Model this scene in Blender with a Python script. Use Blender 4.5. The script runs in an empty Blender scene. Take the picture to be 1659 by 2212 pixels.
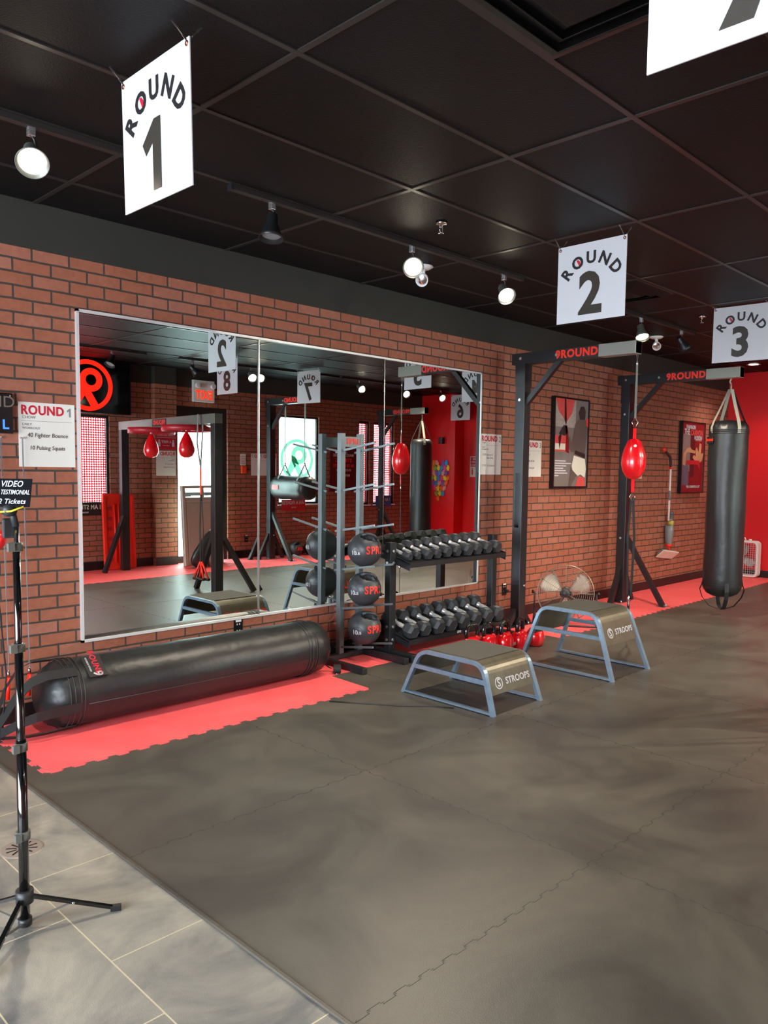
import bpy, bmesh, math, random
from mathutils import Matrix, Vector
PI = math.pi
random.seed(7)
C = bpy.context.scene.collection
SC = bpy.context.scene

# ------------------------------------------------------------------ camera
YAW, PITCH, ROLL, FPX = 0.8053, -0.0772, 0.0142, 1692.1
CAM_Z = 1.4357
fw = Vector((math.sin(YAW)*math.cos(PITCH), math.cos(YAW)*math.cos(PITCH), math.sin(PITCH)))
rt = Vector((math.cos(YAW), -math.sin(YAW), 0)); up = rt.cross(fw)
r2 = rt*math.cos(ROLL) + up*math.sin(ROLL); u2 = -rt*math.sin(ROLL) + up*math.cos(ROLL)
cd = bpy.data.cameras.new('camera'); cam = bpy.data.objects.new('camera', cd); C.objects.link(cam)
cam.matrix_world = Matrix((( r2.x, u2.x, -fw.x, 0), (r2.y, u2.y, -fw.y, 0), (r2.z, u2.z, -fw.z, CAM_Z), (0, 0, 0, 1)))
cd.sensor_fit = 'HORIZONTAL'; cd.sensor_width = 36.0; cd.lens = 36.0*FPX/1659.0
cd.shift_x = -44.82/1659; cd.shift_y = 39.73/1659
cd.clip_start = 0.05; cd.clip_end = 200
SC.camera = cam

# ------------------------------------------------------------------ world, exposure
w = bpy.data.worlds.new('world'); SC.world = w; w.use_nodes = True
bg = w.node_tree.nodes['Background']; bg.inputs[0].default_value = (0.75, 0.88, 1.0, 1); bg.inputs[1].default_value = 5.0
SC.view_settings.view_transform = 'Standard'; SC.view_settings.look = 'None'
SC.view_settings.gamma = 1.0; SC.view_settings.use_curve_mapping = False
SC.view_settings.exposure = 0.35
SC.cycles.max_bounces = 12; SC.cycles.diffuse_bounces = 5; SC.cycles.glossy_bounces = 6
SC.cycles.sample_clamp_indirect = 8.0
SC.cycles.use_denoising = True
try: SC.cycles.denoiser = 'OPENIMAGEDENOISE'
except Exception: pass

def area(name, loc, look, sx, sy, power, col):
    l = bpy.data.lights.new(name, 'AREA'); l.shape = 'RECTANGLE'; l.size = sx; l.size_y = sy; l.energy = power; l.color = col
    o = bpy.data.objects.new(name, l); C.objects.link(o); o.location = loc
    o.rotation_euler = Vector(look).to_track_quat('-Z', 'Y').to_euler()
    return o
# daylight entering through the real glazed openings (each lamp lies just outside its pane)
DAY = (0.86, 0.94, 1.0)
area('daylight_door', (6.40, -1.62, 1.05), (0, 1, 0), 0.86, 2.0, 110, DAY)
area('daylight_window', (8.08, -1.62, 1.56), (0, 1, 0), 0.80, 1.44, 17, DAY)
area('daylight_red_window', (4.55, -1.62, 1.45), (0, 1, 0), 0.85, 1.3, 5.5, DAY)
area('daylight_slim_window', (9.53, -1.62, 1.55), (0, 1, 0), 0.26, 1.4, 2.4, DAY)
area('daylight_far_window', (10.0, -1.62, 1.55), (0, 1, 0), 0.5, 1.4, 2.2, DAY)
area('daylight_storefront', (-2.75, 1.2, 1.35), (1, 0, 0), 4.6, 2.2, 360, (0.80, 0.90, 1.0))

# ------------------------------------------------------------------ materials
def lin(h):
    h = h.lstrip('#'); v = [int(h[i:i+2], 16)/255 for i in (0, 2, 4)]
    return tuple((c/12.92 if c <= 0.04045 else ((c+0.055)/1.055)**2.4) for c in v) + (1,)
MATS = {}
def mat(name, col, rough=0.5, metal=0.0, spec=0.5, noise=0.0, nscale=8.0, bump=0.0, bscale=60.0, coat=0.0, emit=None, es=0.0, alpha=None, trans=0.0):
    m = bpy.data.materials.new(name); m.use_nodes = True; nt = m.node_tree; b = nt.nodes['Principled BSDF']
    c = lin(col) if isinstance(col, str) else col
    b.inputs['Base Color'].default_value = c; b.inputs['Roughness'].default_value = rough; b.inputs['Metallic'].default_value = metal
    b.inputs['Specular IOR Level'].default_value = spec; b.inputs['Coat Weight'].default_value = coat
    b.inputs['Transmission Weight'].default_value = trans
    if emit: b.inputs['Emission Color'].default_value = lin(emit); b.inputs['Emission Strength'].default_value = es
    tc = nt.nodes.new('ShaderNodeTexCoord')
    n = nt.nodes.new('ShaderNodeTexNoise'); n.inputs['Scale'].default_value = nscale; n.inputs['Detail'].default_value = 5
    nt.links.new(tc.outputs['Object'], n.inputs['Vector'])
    if noise:
        mx = nt.nodes.new('ShaderNodeMix'); mx.data_type = 'RGBA'
        mx.inputs['A'].default_value = tuple(x*(1-noise) for x in c[:3])+(1,); mx.inputs['B'].default_value = tuple(min(1, x*(1+noise)) for x in c[:3])+(1,)
        nt.links.new(n.outputs['Fac'], mx.inputs['Factor']); nt.links.new(mx.outputs['Result'], b.inputs['Base Color'])
    if bump:
        n2 = nt.nodes.new('ShaderNodeTexNoise'); n2.inputs['Scale'].default_value = bscale; n2.inputs['Detail'].default_value = 4
        nt.links.new(tc.outputs['Object'], n2.inputs['Vector'])
        bp = nt.nodes.new('ShaderNodeBump'); bp.inputs['Strength'].default_value = bump; bp.inputs['Distance'].default_value = 0.01
        nt.links.new(n2.outputs['Fac'], bp.inputs['Height']); nt.links.new(bp.outputs['Normal'], b.inputs['Normal'])
    MATS[name] = m; return m

mat('white_board', '#C8C8CC', 0.35, noise=0.02); mat('white_paper', '#E4E2DA', 0.5, noise=0.03)
mat('black_ink', '#211D1E', 0.5); mat('grey_ink', '#8A8A8C', 0.6); mat('red_ink', '#C4122E', 0.5); mat('signal_red', '#F2301C', 0.45)
mat('number_ink', '#3A352F', 0.35, noise=0.15, nscale=40)
mat('frame_black', '#1B1D20', 0.38, spec=0.5, noise=0.15, nscale=30); mat('frame_grey', '#70726C', 0.35, metal=0.3, noise=0.1)
mat('rack_grey', '#6E777A', 0.33, metal=0.5, noise=0.08); mat('chrome', '#D8D8DA', 0.12, metal=1.0); mat('bright_bolt', '#E4E4E6', 0.25, metal=0.9)
mat('card_black', '#0A0A0E', 0.8, spec=0.1); mat('mirror_trim', '#E6E8E8', 0.38, metal=0.5); mat('sleeve_lamplit', '#97978E', 0.35, metal=0.2); mat('wire_bronze', '#8A8070', 0.35, metal=0.6); mat('steel', '#B9BBBE', 0.28, metal=1.0, noise=0.05); mat('leather_black', '#1E1F20', 0.40, spec=0.55, noise=0.2, nscale=5, bump=0.35, bscale=18)
mat('webbing', '#1A1A1B', 0.7, bump=0.4, bscale=300); mat('webbing_grey', '#77776F', 0.6); mat('webbing_pale', '#A9A394', 0.6)
mat('rubber', '#17181A', 0.55, noise=0.2, nscale=20); mat('handle_chrome', '#EDEAE8', 0.25, metal=0.55); mat('hex_rubber', '#33363A', 0.5, spec=0.5, noise=0.1); mat('ball_rubber', '#383B3F', 0.42, spec=0.55, noise=0.2, nscale=7, bump=0.1)
mat('red_leather', '#E0101A', 0.22, spec=0.7, coat=0.4, noise=0.08); mat('red_enamel', '#D90F18', 0.15, coat=0.8); mat('black_enamel', '#0B0B0C', 0.12, coat=0.7)
mat('red_plastic', '#F02A18', 0.35); mat('red_wood', '#B8202C', 0.4); mat('beige_plastic', '#C9C1AE', 0.5)
mat('white_plastic', '#EDEDEA', 0.35); mat('clear_grille', '#D8D8D8', 0.3, metal=0.2); mat('black_plastic', '#0F0F11', 0.3); mat('dark_plastic', '#2A2B2D', 0.45)
mat('grey_plastic', '#7C7E80', 0.45); mat('blue_ink', '#2F6BE8', 0.4, emit='#2F6BE8', es=1.5); mat('dim_text', '#6B6158', 0.5)
mat('worn_steel', '#7F95A8', 0.36, metal=0.5, noise=0.25, nscale=25); mat('step_panel', '#6E6858', 0.36, metal=0.5, noise=0.35, nscale=14); mat('grip_top', '#4A4842', 0.9, noise=0.15, bump=0.3, bscale=400)
mat('bag_tint', '#1D1E20', 0.42, noise=0.15, bump=0.2, bscale=14); mat('bulb', '#FFFFFF', 0.4, emit='#FFF3D6', es=14.0); mat('downlight_glow', '#FFFFFF', 0.4, emit='#FFF3DF', es=8.0)
mat('tile_grout_metal', '#9B938A', 0.35, metal=0.35); mat('copper', '#8A4A2C', 0.35, metal=0.8); mat('yellow_strap', '#D9C930', 0.5); mat('neon_red', '#FF2010', 0.4, emit='#FF1608', es=2.2)
mat('tv_glass', '#050506', 0.08); mat('exit_glow', '#FF3010', 0.4, emit='#FF2A08', es=1.6); mat('orange_plastic', '#E84A1C', 0.4); mat('blue_print', '#1E5AA8', 0.4); mat('maroon_print', '#5A1014', 0.4)
mat('poster_grey', '#77706C', 0.3, noise=0.25, nscale=6); mat('poster_pink', '#D0504C', 0.3, noise=0.3, nscale=40); mat('skin_grey', '#5E524E', 0.35, noise=0.3, nscale=9); mat('skin_dark', '#2E2725', 0.35, noise=0.2)
mat('cloth_white', '#DCD8C8', 0.4, noise=0.05); mat('skin_warm', '#B98A66', 0.4, noise=0.25, nscale=12); mat('poster_red', '#7A1418', 0.3, noise=0.3, nscale=5); mat('poster_dark', '#3A1418', 0.3, noise=0.3); mat('poster_blue', '#4A5566', 0.3, noise=0.25)
mat('news_print', '#A8A098', 0.35, noise=0.5, nscale=70); mat('amber_liquid', '#B8A94C', 0.3); mat('smoke_plastic', '#5A5650', 0.15, spec=0.6)
for n_, c_ in dict(blue='#2F9BD8', purple='#7A5CB4', pink='#E8508C', yellow='#F2DC20', orange='#F07A18', green='#6FB84C', salmon='#F0A090', brown='#6A3A2C').items(): mat('paper_'+n_, c_, 0.7)

# frosted pane and film
def frosted(name, col, rough=0.6):
    m = bpy.data.materials.new(name); m.use_nodes = True; nt = m.node_tree; nt.nodes.clear()
    o = nt.nodes.new('ShaderNodeOutputMaterial'); t = nt.nodes.new('ShaderNodeBsdfTranslucent'); t.inputs[0].default_value = lin(col)
    tr = nt.nodes.new('ShaderNodeBsdfTransparent'); tr.inputs[0].default_value = lin(col); mx = nt.nodes.new('ShaderNodeMixShader'); mx.inputs[0].default_value = rough
    nt.links.new(tr.outputs[0], mx.inputs[1]); nt.links.new(t.outputs[0], mx.inputs[2]); nt.links.new(mx.outputs[0], o.inputs[0]); MATS[name] = m; return m
frosted('frosted_glass', '#E4F0EC', 0.75); frosted('frosted_mark', '#8FB09F', 0.6); frosted('clear_pane', '#FFFFFF', 0.1)
# perforated red film: round holes let the daylight through
m = bpy.data.materials.new('red_film'); m.use_nodes = True; nt = m.node_tree; nt.nodes.clear()
o = nt.nodes.new('ShaderNodeOutputMaterial'); tc = nt.nodes.new('ShaderNodeTexCoord'); mp = nt.nodes.new('ShaderNodeMapping'); mp.inputs['Scale'].default_value = (30, 1, 30)
nt.links.new(tc.outputs['Object'], mp.inputs['Vector'])
vo = nt.nodes.new('ShaderNodeTexVoronoi'); vo.inputs['Scale'].default_value = 1.0; vo.inputs['Randomness'].default_value = 0.0
vo.voronoi_dimensions = '2D'; sp = nt.nodes.new('ShaderNodeSeparateXYZ'); cb = nt.nodes.new('ShaderNodeCombineXYZ'); nt.links.new(mp.outputs[0], sp.inputs[0]); nt.links.new(sp.outputs['X'], cb.inputs[0]); nt.links.new(sp.outputs['Z'], cb.inputs[1]); nt.links.new(cb.outputs[0], vo.inputs['Vector'])
mt = nt.nodes.new('ShaderNodeMath'); mt.operation = 'GREATER_THAN'; mt.inputs[1].default_value = 0.33; nt.links.new(vo.outputs['Distance'], mt.inputs[0])
tl = nt.nodes.new('ShaderNodeBsdfTranslucent'); tl.inputs[0].default_value = lin('#B81018'); df = nt.nodes.new('ShaderNodeBsdfTransparent'); df.inputs[0].default_value = lin('#A01018')
ms = nt.nodes.new('ShaderNodeMixShader'); ms.inputs[0].default_value = 0.8; nt.links.new(df.outputs[0], ms.inputs[1]); nt.links.new(tl.outputs[0], ms.inputs[2])
tp = nt.nodes.new('ShaderNodeBsdfTransparent'); mx = nt.nodes.new('ShaderNodeMixShader')
nt.links.new(mt.outputs[0], mx.inputs[0]); nt.links.new(tp.outputs[0], mx.inputs[1]); nt.links.new(ms.outputs[0], mx.inputs[2]); nt.links.new(mx.outputs[0], o.inputs[0]); MATS['red_film'] = m

# mirror
m = mat('mirror_silver', '#E2E8E4', 0.0, metal=1.0)
m = mat('mirror_edge', '#C8D0D0', 0.15, metal=0.9)

def brick_material(name, flip=False):
    m = bpy.data.materials.new(name); m.use_nodes = True; nt = m.node_tree; b = nt.nodes['Principled BSDF']; N = nt.nodes.new; L = nt.links.new
    tc = N('ShaderNodeTexCoord'); sx = N('ShaderNodeSeparateXYZ'); L(tc.outputs['Object'], sx.inputs[0])
    zz = N('ShaderNodeMath'); zz.operation = 'SUBTRACT'; zz.inputs[0].default_value = 2.606+7.1*2; L(sx.outputs['Z'], zz.inputs[1])
    cx = N('ShaderNodeCombineXYZ'); L(sx.outputs['X'], cx.inputs[0]); L(zz.outputs[0], cx.inputs[1])
    wob = N('ShaderNodeTexNoise'); wob.inputs['Scale'].default_value = 9; L(tc.outputs['Object'], wob.inputs['Vector'])
    wv = N('ShaderNodeVectorMath'); wv.operation = 'SCALE'; wv.inputs['Scale'].default_value = 0.007; L(wob.outputs['Color'], wv.inputs[0])
    ad = N('ShaderNodeVectorMath'); ad.operation = 'ADD'; L(cx.outputs[0], ad.inputs[0]); L(wv.outputs[0], ad.inputs[1])
    br = N('ShaderNodeTexBrick'); br.offset = 0.5; br.inputs['Scale'].default_value = 1.0; br.inputs['Brick Width'].default_value = 0.2032; br.inputs['Row Height'].default_value = 0.071
    br.inputs['Mortar Size'].default_value = 0.006; br.inputs['Mortar Smooth'].default_value = 0.25; br.inputs['Bias'].default_value = -0.55
    br.inputs['Color1'].default_value = lin('#9C5E47'); br.inputs['Color2'].default_value = lin('#AD7768'); br.inputs['Mortar'].default_value = lin('#46403B')
    L(ad.outputs[0], br.inputs['Vector'])
    n1 = N('ShaderNodeTexNoise'); n1.inputs['Scale'].default_value = 35; n1.inputs['Detail'].default_value = 6; L(tc.outputs['Object'], n1.inputs['Vector'])
    mr = N('ShaderNodeMapRange'); mr.inputs['To Min'].default_value = 0.72; mr.inputs['To Max'].default_value = 1.25; L(n1.outputs['Fac'], mr.inputs['Value'])
    ml = N('ShaderNodeVectorMath'); ml.operation = 'SCALE'; L(br.outputs['Color'], ml.inputs[0]); L(mr.outputs[0], ml.inputs['Scale'])
    gt = N('ShaderNodeMath'); gt.operation = 'GREATER_THAN'; gt.inputs[1].default_value = 2.602; L(sx.outputs['Z'], gt.inputs[0])
    mx = N('ShaderNodeMix'); mx.data_type = 'RGBA'; mx.inputs['B'].default_value = lin('#33332F'); L(gt.outputs[0], mx.inputs['Factor']); L(ml.outputs[0], mx.inputs['A'])
    L(mx.outputs['Result'], b.inputs['Base Color']); b.inputs['Roughness'].default_value = 0.62; b.inputs['Specular IOR Level'].default_value = 0.3
    hm = N('ShaderNodeMath'); hm.operation = 'SUBTRACT'; hm.inputs[0].default_value = 1.0; L(br.outputs['Fac'], hm.inputs[1])
    h2 = N('ShaderNodeMath'); h2.operation = 'MULTIPLY_ADD'; h2.inputs[1].default_value = 0.25; L(n1.outputs['Fac'], h2.inputs[0]); L(hm.outputs[0], h2.inputs[2])
    ng = N('ShaderNodeMath'); ng.operation = 'SUBTRACT'; ng.inputs[0].default_value = 1.0; L(gt.outputs[0], ng.inputs[1])
    h3 = N('ShaderNodeMath'); h3.operation = 'MULTIPLY'; L(h2.outputs[0], h3.inputs[0]); L(ng.outputs[0], h3.inputs[1])
    bp = N('ShaderNodeBump'); bp.inputs['Strength'].default_value = 0.7; bp.inputs['Distance'].default_value = 0.004; L(h3.outputs[0], bp.inputs['Height']); L(bp.outputs[0], b.inputs['Normal'])
    MATS[name] = m; return m
brick_material('brick')

def floor_material(name, base, light, rough, rvar=0.12, scale=1.3):
    m = bpy.data.materials.new(name); m.use_nodes = True; nt = m.node_tree; b = nt.nodes['Principled BSDF']; N = nt.nodes.new; L = nt.links.new
    tc = N('ShaderNodeTexCoord'); n1 = N('ShaderNodeTexNoise'); n1.inputs['Scale'].default_value = scale; n1.inputs['Detail'].default_value = 8; n1.inputs['Roughness'].default_value = 0.65; n1.inputs['Distortion'].default_value = 0.8
    L(tc.outputs['Object'], n1.inputs['Vector'])
    cr = N('ShaderNodeValToRGB'); cr.color_ramp.elements[0].position = 0.35; cr.color_ramp.elements[0].color = lin(base); cr.color_ramp.elements[1].position = 0.7; cr.color_ramp.elements[1].color = lin(light)
    L(n1.outputs['Fac'], cr.inputs[0]); L(cr.outputs[0], b.inputs['Base Color'])
    mr = N('ShaderNodeMapRange'); mr.inputs['To Min'].default_value = rough-rvar; mr.inputs['To Max'].default_value = rough+rvar; L(n1.outputs['Fac'], mr.inputs['Value']); L(mr.outputs[0], b.inputs['Roughness'])
    n2 = N('ShaderNodeTexNoise'); n2.inputs['Scale'].default_value = 260; L(tc.outputs['Object'], n2.inputs['Vector'])
    bp = N('ShaderNodeBump'); bp.inputs['Strength'].default_value = 0.25; bp.inputs['Distance'].default_value = 0.002; L(n2.outputs['Fac'], bp.inputs['Height']); L(bp.outputs[0], b.inputs['Normal'])
    MATS[name] = m; return m, nt, b, cr, tc
floor_material('gym_rubber', '#403D38', '#5A574E', 0.40, 0.1, 1.6)
floor_material('red_rubber', '#F4585C', '#FC6A6C', 0.5, 0.06, 2.5)
m, nt, b, cr, tc = floor_material('slate_tile', '#5F6160', '#A8A294', 0.36, 0.1, 2.2)
N = nt.nodes.new; L = nt.links.new
sx = N('ShaderNodeSeparateXYZ'); L(tc.outputs['Object'], sx.inputs[0])
ax = N('ShaderNodeMath'); ax.operation = 'SUBTRACT'; ax.inputs[0].default_value = 1.293+0.306*20; L(sx.outputs['X'], ax.inputs[1])
ay = N('ShaderNodeMath'); ay.operation = 'ADD'; ay.inputs[1].default_value = 6.12*2-2.412; L(sx.outputs['Y'], ay.inputs[0])
cx = N('ShaderNodeCombineXYZ'); L(ay.outputs[0], cx.inputs[0]); L(ax.outputs[0], cx.inputs[1])
br = N('ShaderNodeTexBrick'); br.offset = 0.5; br.inputs['Scale'].default_value = 1; br.inputs['Brick Width'].default_value = 0.612; br.inputs['Row Height'].default_value = 0.306; br.inputs['Mortar Size'].default_value = 0.0024; br.inputs['Mortar Smooth'].default_value = 0.1
L(cx.outputs[0], br.inputs['Vector']); mx = N('ShaderNodeMix'); mx.data_type = 'RGBA'; mx.inputs['B'].default_value = lin('#BDB294'); L(br.outputs['Fac'], mx.inputs['Factor']); L(cr.outputs[0], mx.inputs['A']); L(mx.outputs['Result'], b.inputs['Base Color'])
mat('ceiling_tile', '#151414', 0.5, spec=0.14, noise=0.08, bump=0.25, bscale=160); mat('ceiling_bar', '#2A2725', 0.35, spec=0.4)
mat('black_paint', '#2E2E2C', 0.5, noise=0.05); mat('red_paint', '#DB0E12', 0.42, noise=0.04); mat('base_black', '#151313', 0.4); mat('reception_wall', '#6A6660', 0.6)

# ------------------------------------------------------------------ mesh helpers
class MB:
    def __init__(s): s.bm = bmesh.new(); s.mi = 0; s.mats = []
    def use(s, name):
        if name not in s.mats: s.mats.append(name)
        s.mi = s.mats.index(name); return s
    def _f(s, fs, smooth=False):
        for f in fs: f.material_index = s.mi; f.smooth = smooth
    def box(s, x0, x1, y0, y1, z0, z1, M=None, bev=0.0):
        vs = [s.bm.verts.new((x, y, z)) for x in (x0, x1) for y in (y0, y1) for z in (z0, z1)]
        if M:
            for v in vs: v.co = M @ v.co
        q = [(0,1,3,2),(4,6,7,5),(0,4,5,1),(2,3,7,6),(0,2,6,4),(1,5,7,3)]
        fs = [s.bm.faces.new([vs[i] for i in f]) for f in q]; s._f(fs)
        if bev:
            es = list({e for f in fs for e in f.edges})
            r = bmesh.ops.bevel(s.bm, geom=es, offset=bev, segments=2, affect='EDGES', profile=0.5); s._f(r['faces'])
        return s
    def bar(s, a, b, w, h, upv=(0, 0, 1), bev=0.0):
        a = Vector(a); b = Vector(b); d = b-a; L_ = d.length; z = d.normalized(); u = Vector(upv)
        if abs(z.dot(u)) > 0.99: u = Vector((0, 1, 0))
        x = u.cross(z).normalized(); y = z.cross(x)
        M = Matrix(((x.x, y.x, z.x, a.x), (x.y, y.y, z.y, a.y), (x.z, y.z, z.z, a.z), (0, 0, 0, 1)))
        return s.box(-w/2, w/2, -h/2, h/2, 0, L_, M, bev)
    def tube(s, pts, r, seg=10, cap=True, closed=False, flat=None):
        pts = [Vector(p) for p in pts]; n = len(pts); rings = []
        rad = r if isinstance(r, (list, tuple)) else [r]*n
        prev = None
        for i, p in enumerate(pts):
            if closed: t = pts[(i+1) % n]-pts[i-1]
            else: t = pts[min(i+1, n-1)]-pts[max(i-1, 0)]
            t.normalize()
            if prev is None:
                u = Vector((0, 0, 1)) if abs(t.z) < 0.9 else Vector((1, 0, 0))
                x = u.cross(t).normalized()
            else:
                x = (prev - t*prev.dot(t)).normalized()
            y = t.cross(x); prev = x
            fx, fy = (1, 1) if flat is None else flat
            rings.append([s.bm.verts.new(p + (x*math.cos(2*PI*k/seg)*fx + y*math.sin(2*PI*k/seg)*fy)*rad[i]) for k in range(seg)])
        fs = []
        for i in range(n if closed else n-1):
            A = rings[i]; B = rings[(i+1) % n]
            for k in range(seg): fs.append(s.bm.faces.new((A[k], A[(k+1) % seg], B[(k+1) % seg], B[k])))
        s._f(fs, True)
        if cap and not closed:
            s._f([s.bm.faces.new(list(reversed(rings[0]))), s.bm.faces.new(rings[-1])])
        return s
    def cyl(s, a, b, r, seg=16, r1=None): return s.tube([a, b], [r, r if r1 is None else r1], seg)
    def strap(s, pts, wdir, w, t=0.003):
        wd = Vector(wdir).normalized(); pts = [Vector(p) for p in pts]; n = len(pts); rows = []
        for i, p in enumerate(pts):
            tg = (pts[min(i+1, n-1)]-pts[max(i-1, 0)]).normalized(); nn = tg.cross(wd)
            if nn.length < 1e-4: nn = Vector((1, 0, 0))
            nn.normalize(); rows.append([s.bm.verts.new(p+wd*a*w/2+nn*b_*t/2) for a, b_ in ((-1, -1), (1, -1), (1, 1), (-1, 1))])
        fs = []
        for i in range(n-1):
            for k in range(4): fs.append(s.bm.faces.new((rows[i][k], rows[i][(k+1) % 4], rows[i+1][(k+1) % 4], rows[i+1][k])))
        fs += [s.bm.faces.new(list(reversed(rows[0]))), s.bm.faces.new(rows[-1])]; s._f(fs, False); return s
    def lathe(s, prof, M=None, seg=32, smooth=True, arc=None):
        rings = []
        for (r, z) in prof:
            if r < 1e-5: rings.append([s.bm.verts.new((0, 0, z))])
            else: rings.append([s.bm.verts.new((r*math.cos(2*PI*k/seg), r*math.sin(2*PI*k/seg), z)) for k in range(seg)])
        if M:
            for R_ in rings:
                for v in R_: v.co = M @ v.co
        fs = []
        for A, B in zip(rings, rings[1:]):
            for k in range(seg):
                k2 = (k+1) % seg
                if len(A) == 1 and len(B) == 1: continue
                if len(A) == 1: fs.append(s.bm.faces.new((A[0], B[k], B[k2])))
                elif len(B) == 1: fs.append(s.bm.faces.new((A[k], A[k2], B[0])))
                else: fs.append(s.bm.faces.new((A[k], A[k2], B[k2], B[k])))
        s._f(fs, smooth); return s
    def poly(s, pts, M, d=0.002):
        # extruded outline: pts 2D in local x,y ; thickness d towards +z(local)
        a = [s.bm.verts.new(M @ Vector((p[0], p[1], 0))) for p in pts]; b_ = [s.bm.verts.new(M @ Vector((p[0], p[1], d))) for p in pts]
        fs = [s.bm.faces.new(list(reversed(a))), s.bm.faces.new(b_)]; n = len(pts)
        for i in range(n): fs.append(s.bm.faces.new((a[i], a[(i+1) % n], b_[(i+1) % n], b_[i])))
        s._f(fs); return s
    def text(s, string, size, M, bold=0.0, depth=0.0012, sx=1.0, align='CENTER', shear=0.0):
        me = text_mesh(string, bold, align, shear)
        vs = [s.bm.verts.new(M @ Vector((v[0]*size*sx, v[1]*size, v[2]*depth))) for v in me[0]]
        fs = []
        for f in me[1]:
            try: fs.append(s.bm.faces.new([vs[i] for i in f]))
            except ValueError: pass
        s._f(fs); return s
    def ball(s, c, r, sx=1, sy=1, sz=1, seg=24):
        prof = [(r*math.sin(PI*i/16), -r*math.cos(PI*i/16)) for i in range(17)]
        return s.lathe(prof, Matrix.Translation(c) @ Matrix.Diagonal((sx, sy, sz, 1)), seg)
    def build(s, name, matname=None, parent=None, loc=None):
        if not s.mats: s.mats = [matname]
        bmesh.ops.recalc_face_normals(s.bm, faces=s.bm.faces)
        me = bpy.data.meshes.new(name); s.bm.to_mesh(me); s.bm.free()
        for m_ in s.mats: me.materials.append(MATS[m_])
        ob = bpy.data.objects.new(name, me); C.objects.link(ob)
        if parent is not None: ob.parent = parent
        if loc is not None: ob.location = loc
        return ob
_tc = {}
def text_mesh(string, bold, align, shear):
    k = (string, bold, align, shear)
    if k in _tc: return _tc[k]
    cu = bpy.data.curves.new('glyphs', 'FONT'); cu.body = string; cu.size = 1.0; cu.align_x = align; cu.align_y = 'CENTER'; cu.offset = bold; cu.shear = shear; cu.extrude = 0.5
    cu.resolution_u = 3; cu.space_character = 1.0 + bold*3
    ob = bpy.data.objects.new('glyphs', cu); C.objects.link(ob); dg = bpy.context.evaluated_depsgraph_get()
    me = bpy.data.meshes.new_from_object(ob.evaluated_get(dg)); r = ([tuple((v.co.x, v.co.y, v.co.z+0.5)) for v in me.vertices], [tuple(p.vertices) for p in me.polygons])
    bpy.data.objects.remove(ob); bpy.data.meshes.remove(me); bpy.data.curves.remove(cu); _tc[k] = r; return r
# text frame for a thing whose front is its local -Y side (reader sees +X to the right)
def FR(x, y, z, rot=0.0): return Matrix.Translation((x, y, z)) @ Matrix(((1, 0, 0, 0), (0, 0, -1, 0), (0, 1, 0, 0), (0, 0, 0, 1))) @ Matrix.Rotation(rot, 4, 'Z')
def one(mb, M, h, wd=None):
    k = h; mb.poly([(-0.01*k, 0.5*k), (0.16*k, 0.5*k), (0.16*k, -0.5*k), (-0.04*k, -0.5*k), (-0.04*k, 0.20*k), (-0.24*k, 0.06*k), (-0.30*k, 0.22*k)], M, 0.001); return mb
def thing(name, label, cat, loc=(0, 0, 0), rotz=0.0, group=None):
    o = bpy.data.objects.new(name, None); C.objects.link(o); o.empty_display_size = 0.1; o.location = loc; o.rotation_euler = (0, 0, rotz)
    o['label'] = label; o['category'] = cat
    if group: o['group'] = group
    return o
def tag(o, label, cat, group=None):
    o['label'] = label; o['category'] = cat
    if group: o['group'] = group
    return o
def struct(name, mb, matname=None, parent=None):
    o = mb.build(name, matname, parent); o['kind'] = 'structure' if parent is None else o.get('kind', 'structure'); return o
def dup(root, loc, rotz=None, label=None, group=None, scale=None):
    r = root.copy(); C.objects.link(r); r.location = loc
    if rotz is not None: r.rotation_euler = (0, 0, rotz)
    if scale: r.scale = (scale,)*3
    if label: r['label'] = label
    if group: r['group'] = group
    for ch in list(root.children):
        c = ch.copy(); C.objects.link(c); c.parent = r
        for g in ch.children:
            d = g.copy(); C.objects.link(d); d.parent = c
    return r

# ------------------------------------------------------------------ the setting
YN, YS, XE, XW, ZC = 4.5, -1.45, 11.3, -2.6, 2.85
XT = 1.293                       # tile floor ends, gym mats begin
struct('floor', MB().box(XW, XT, YS, YN, -0.06, 0.0), 'slate_tile')
struct('floor_gym', MB().box(XT, XE, YS, YN, -0.06, 0.004), 'gym_rubber')
struct('trim_1', MB().use('gym_rubber').box(XT-0.004, XT+0.012, YS, YN, 0.0, 0.009, bev=0.003), 'gym_rubber')
# seams between the black mats (thin raised interlocking lines)
def puzzle(p0, p1, step=0.06, amp=0.012):
    p0 = Vector(p0); p1 = Vector(p1); d = p1-p0; L_ = d.length; d.normalize(); nrm = Vector((-d.y, d.x)); n = max(2, int(L_/step)); out = []
    for i in range(n):
        a = p0+d*(L_*i/n); b_ = p0+d*(L_*(i+1)/n); s_ = amp if i % 2 else -amp; q = 0.18*L_/n
        out += [a + nrm*0 + d*q*1.4, a + d*(q*0.4) + nrm*s_, b_ - d*(q*0.4)*-1 + nrm*s_ - d*q*0.0, b_ - d*q*-1.0*0 + d*q*1.4*0]
    return [(v.x, v.y) for v in out]
seam = MB()
rs = random.Random(3)
for (a, b_) in [((2.50, 3.62), (2.50, -0.3)), ((3.72, 4.0), (3.72, -0.3)), ((4.94, 4.0), (4.94, -0.3)), ((6.16, 3.6), (6.16, -0.3)), ((7.38, 3.6), (7.38, -0.3)), ((8.6, 3.6), (8.6, -0.3)), ((1.31, 2.64), (11.2, 2.64)), ((1.31, 1.42), (11.2, 1.42)), ((1.31, 0.20), (11.2, 0.20))]:
    pts = puzzle(a, b_, 0.05, 0.006)
    seam.strap([(p[0], p[1], 0.0040) for p in pts], (0, 0, 1), 0.0009, 0.0016)
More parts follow.
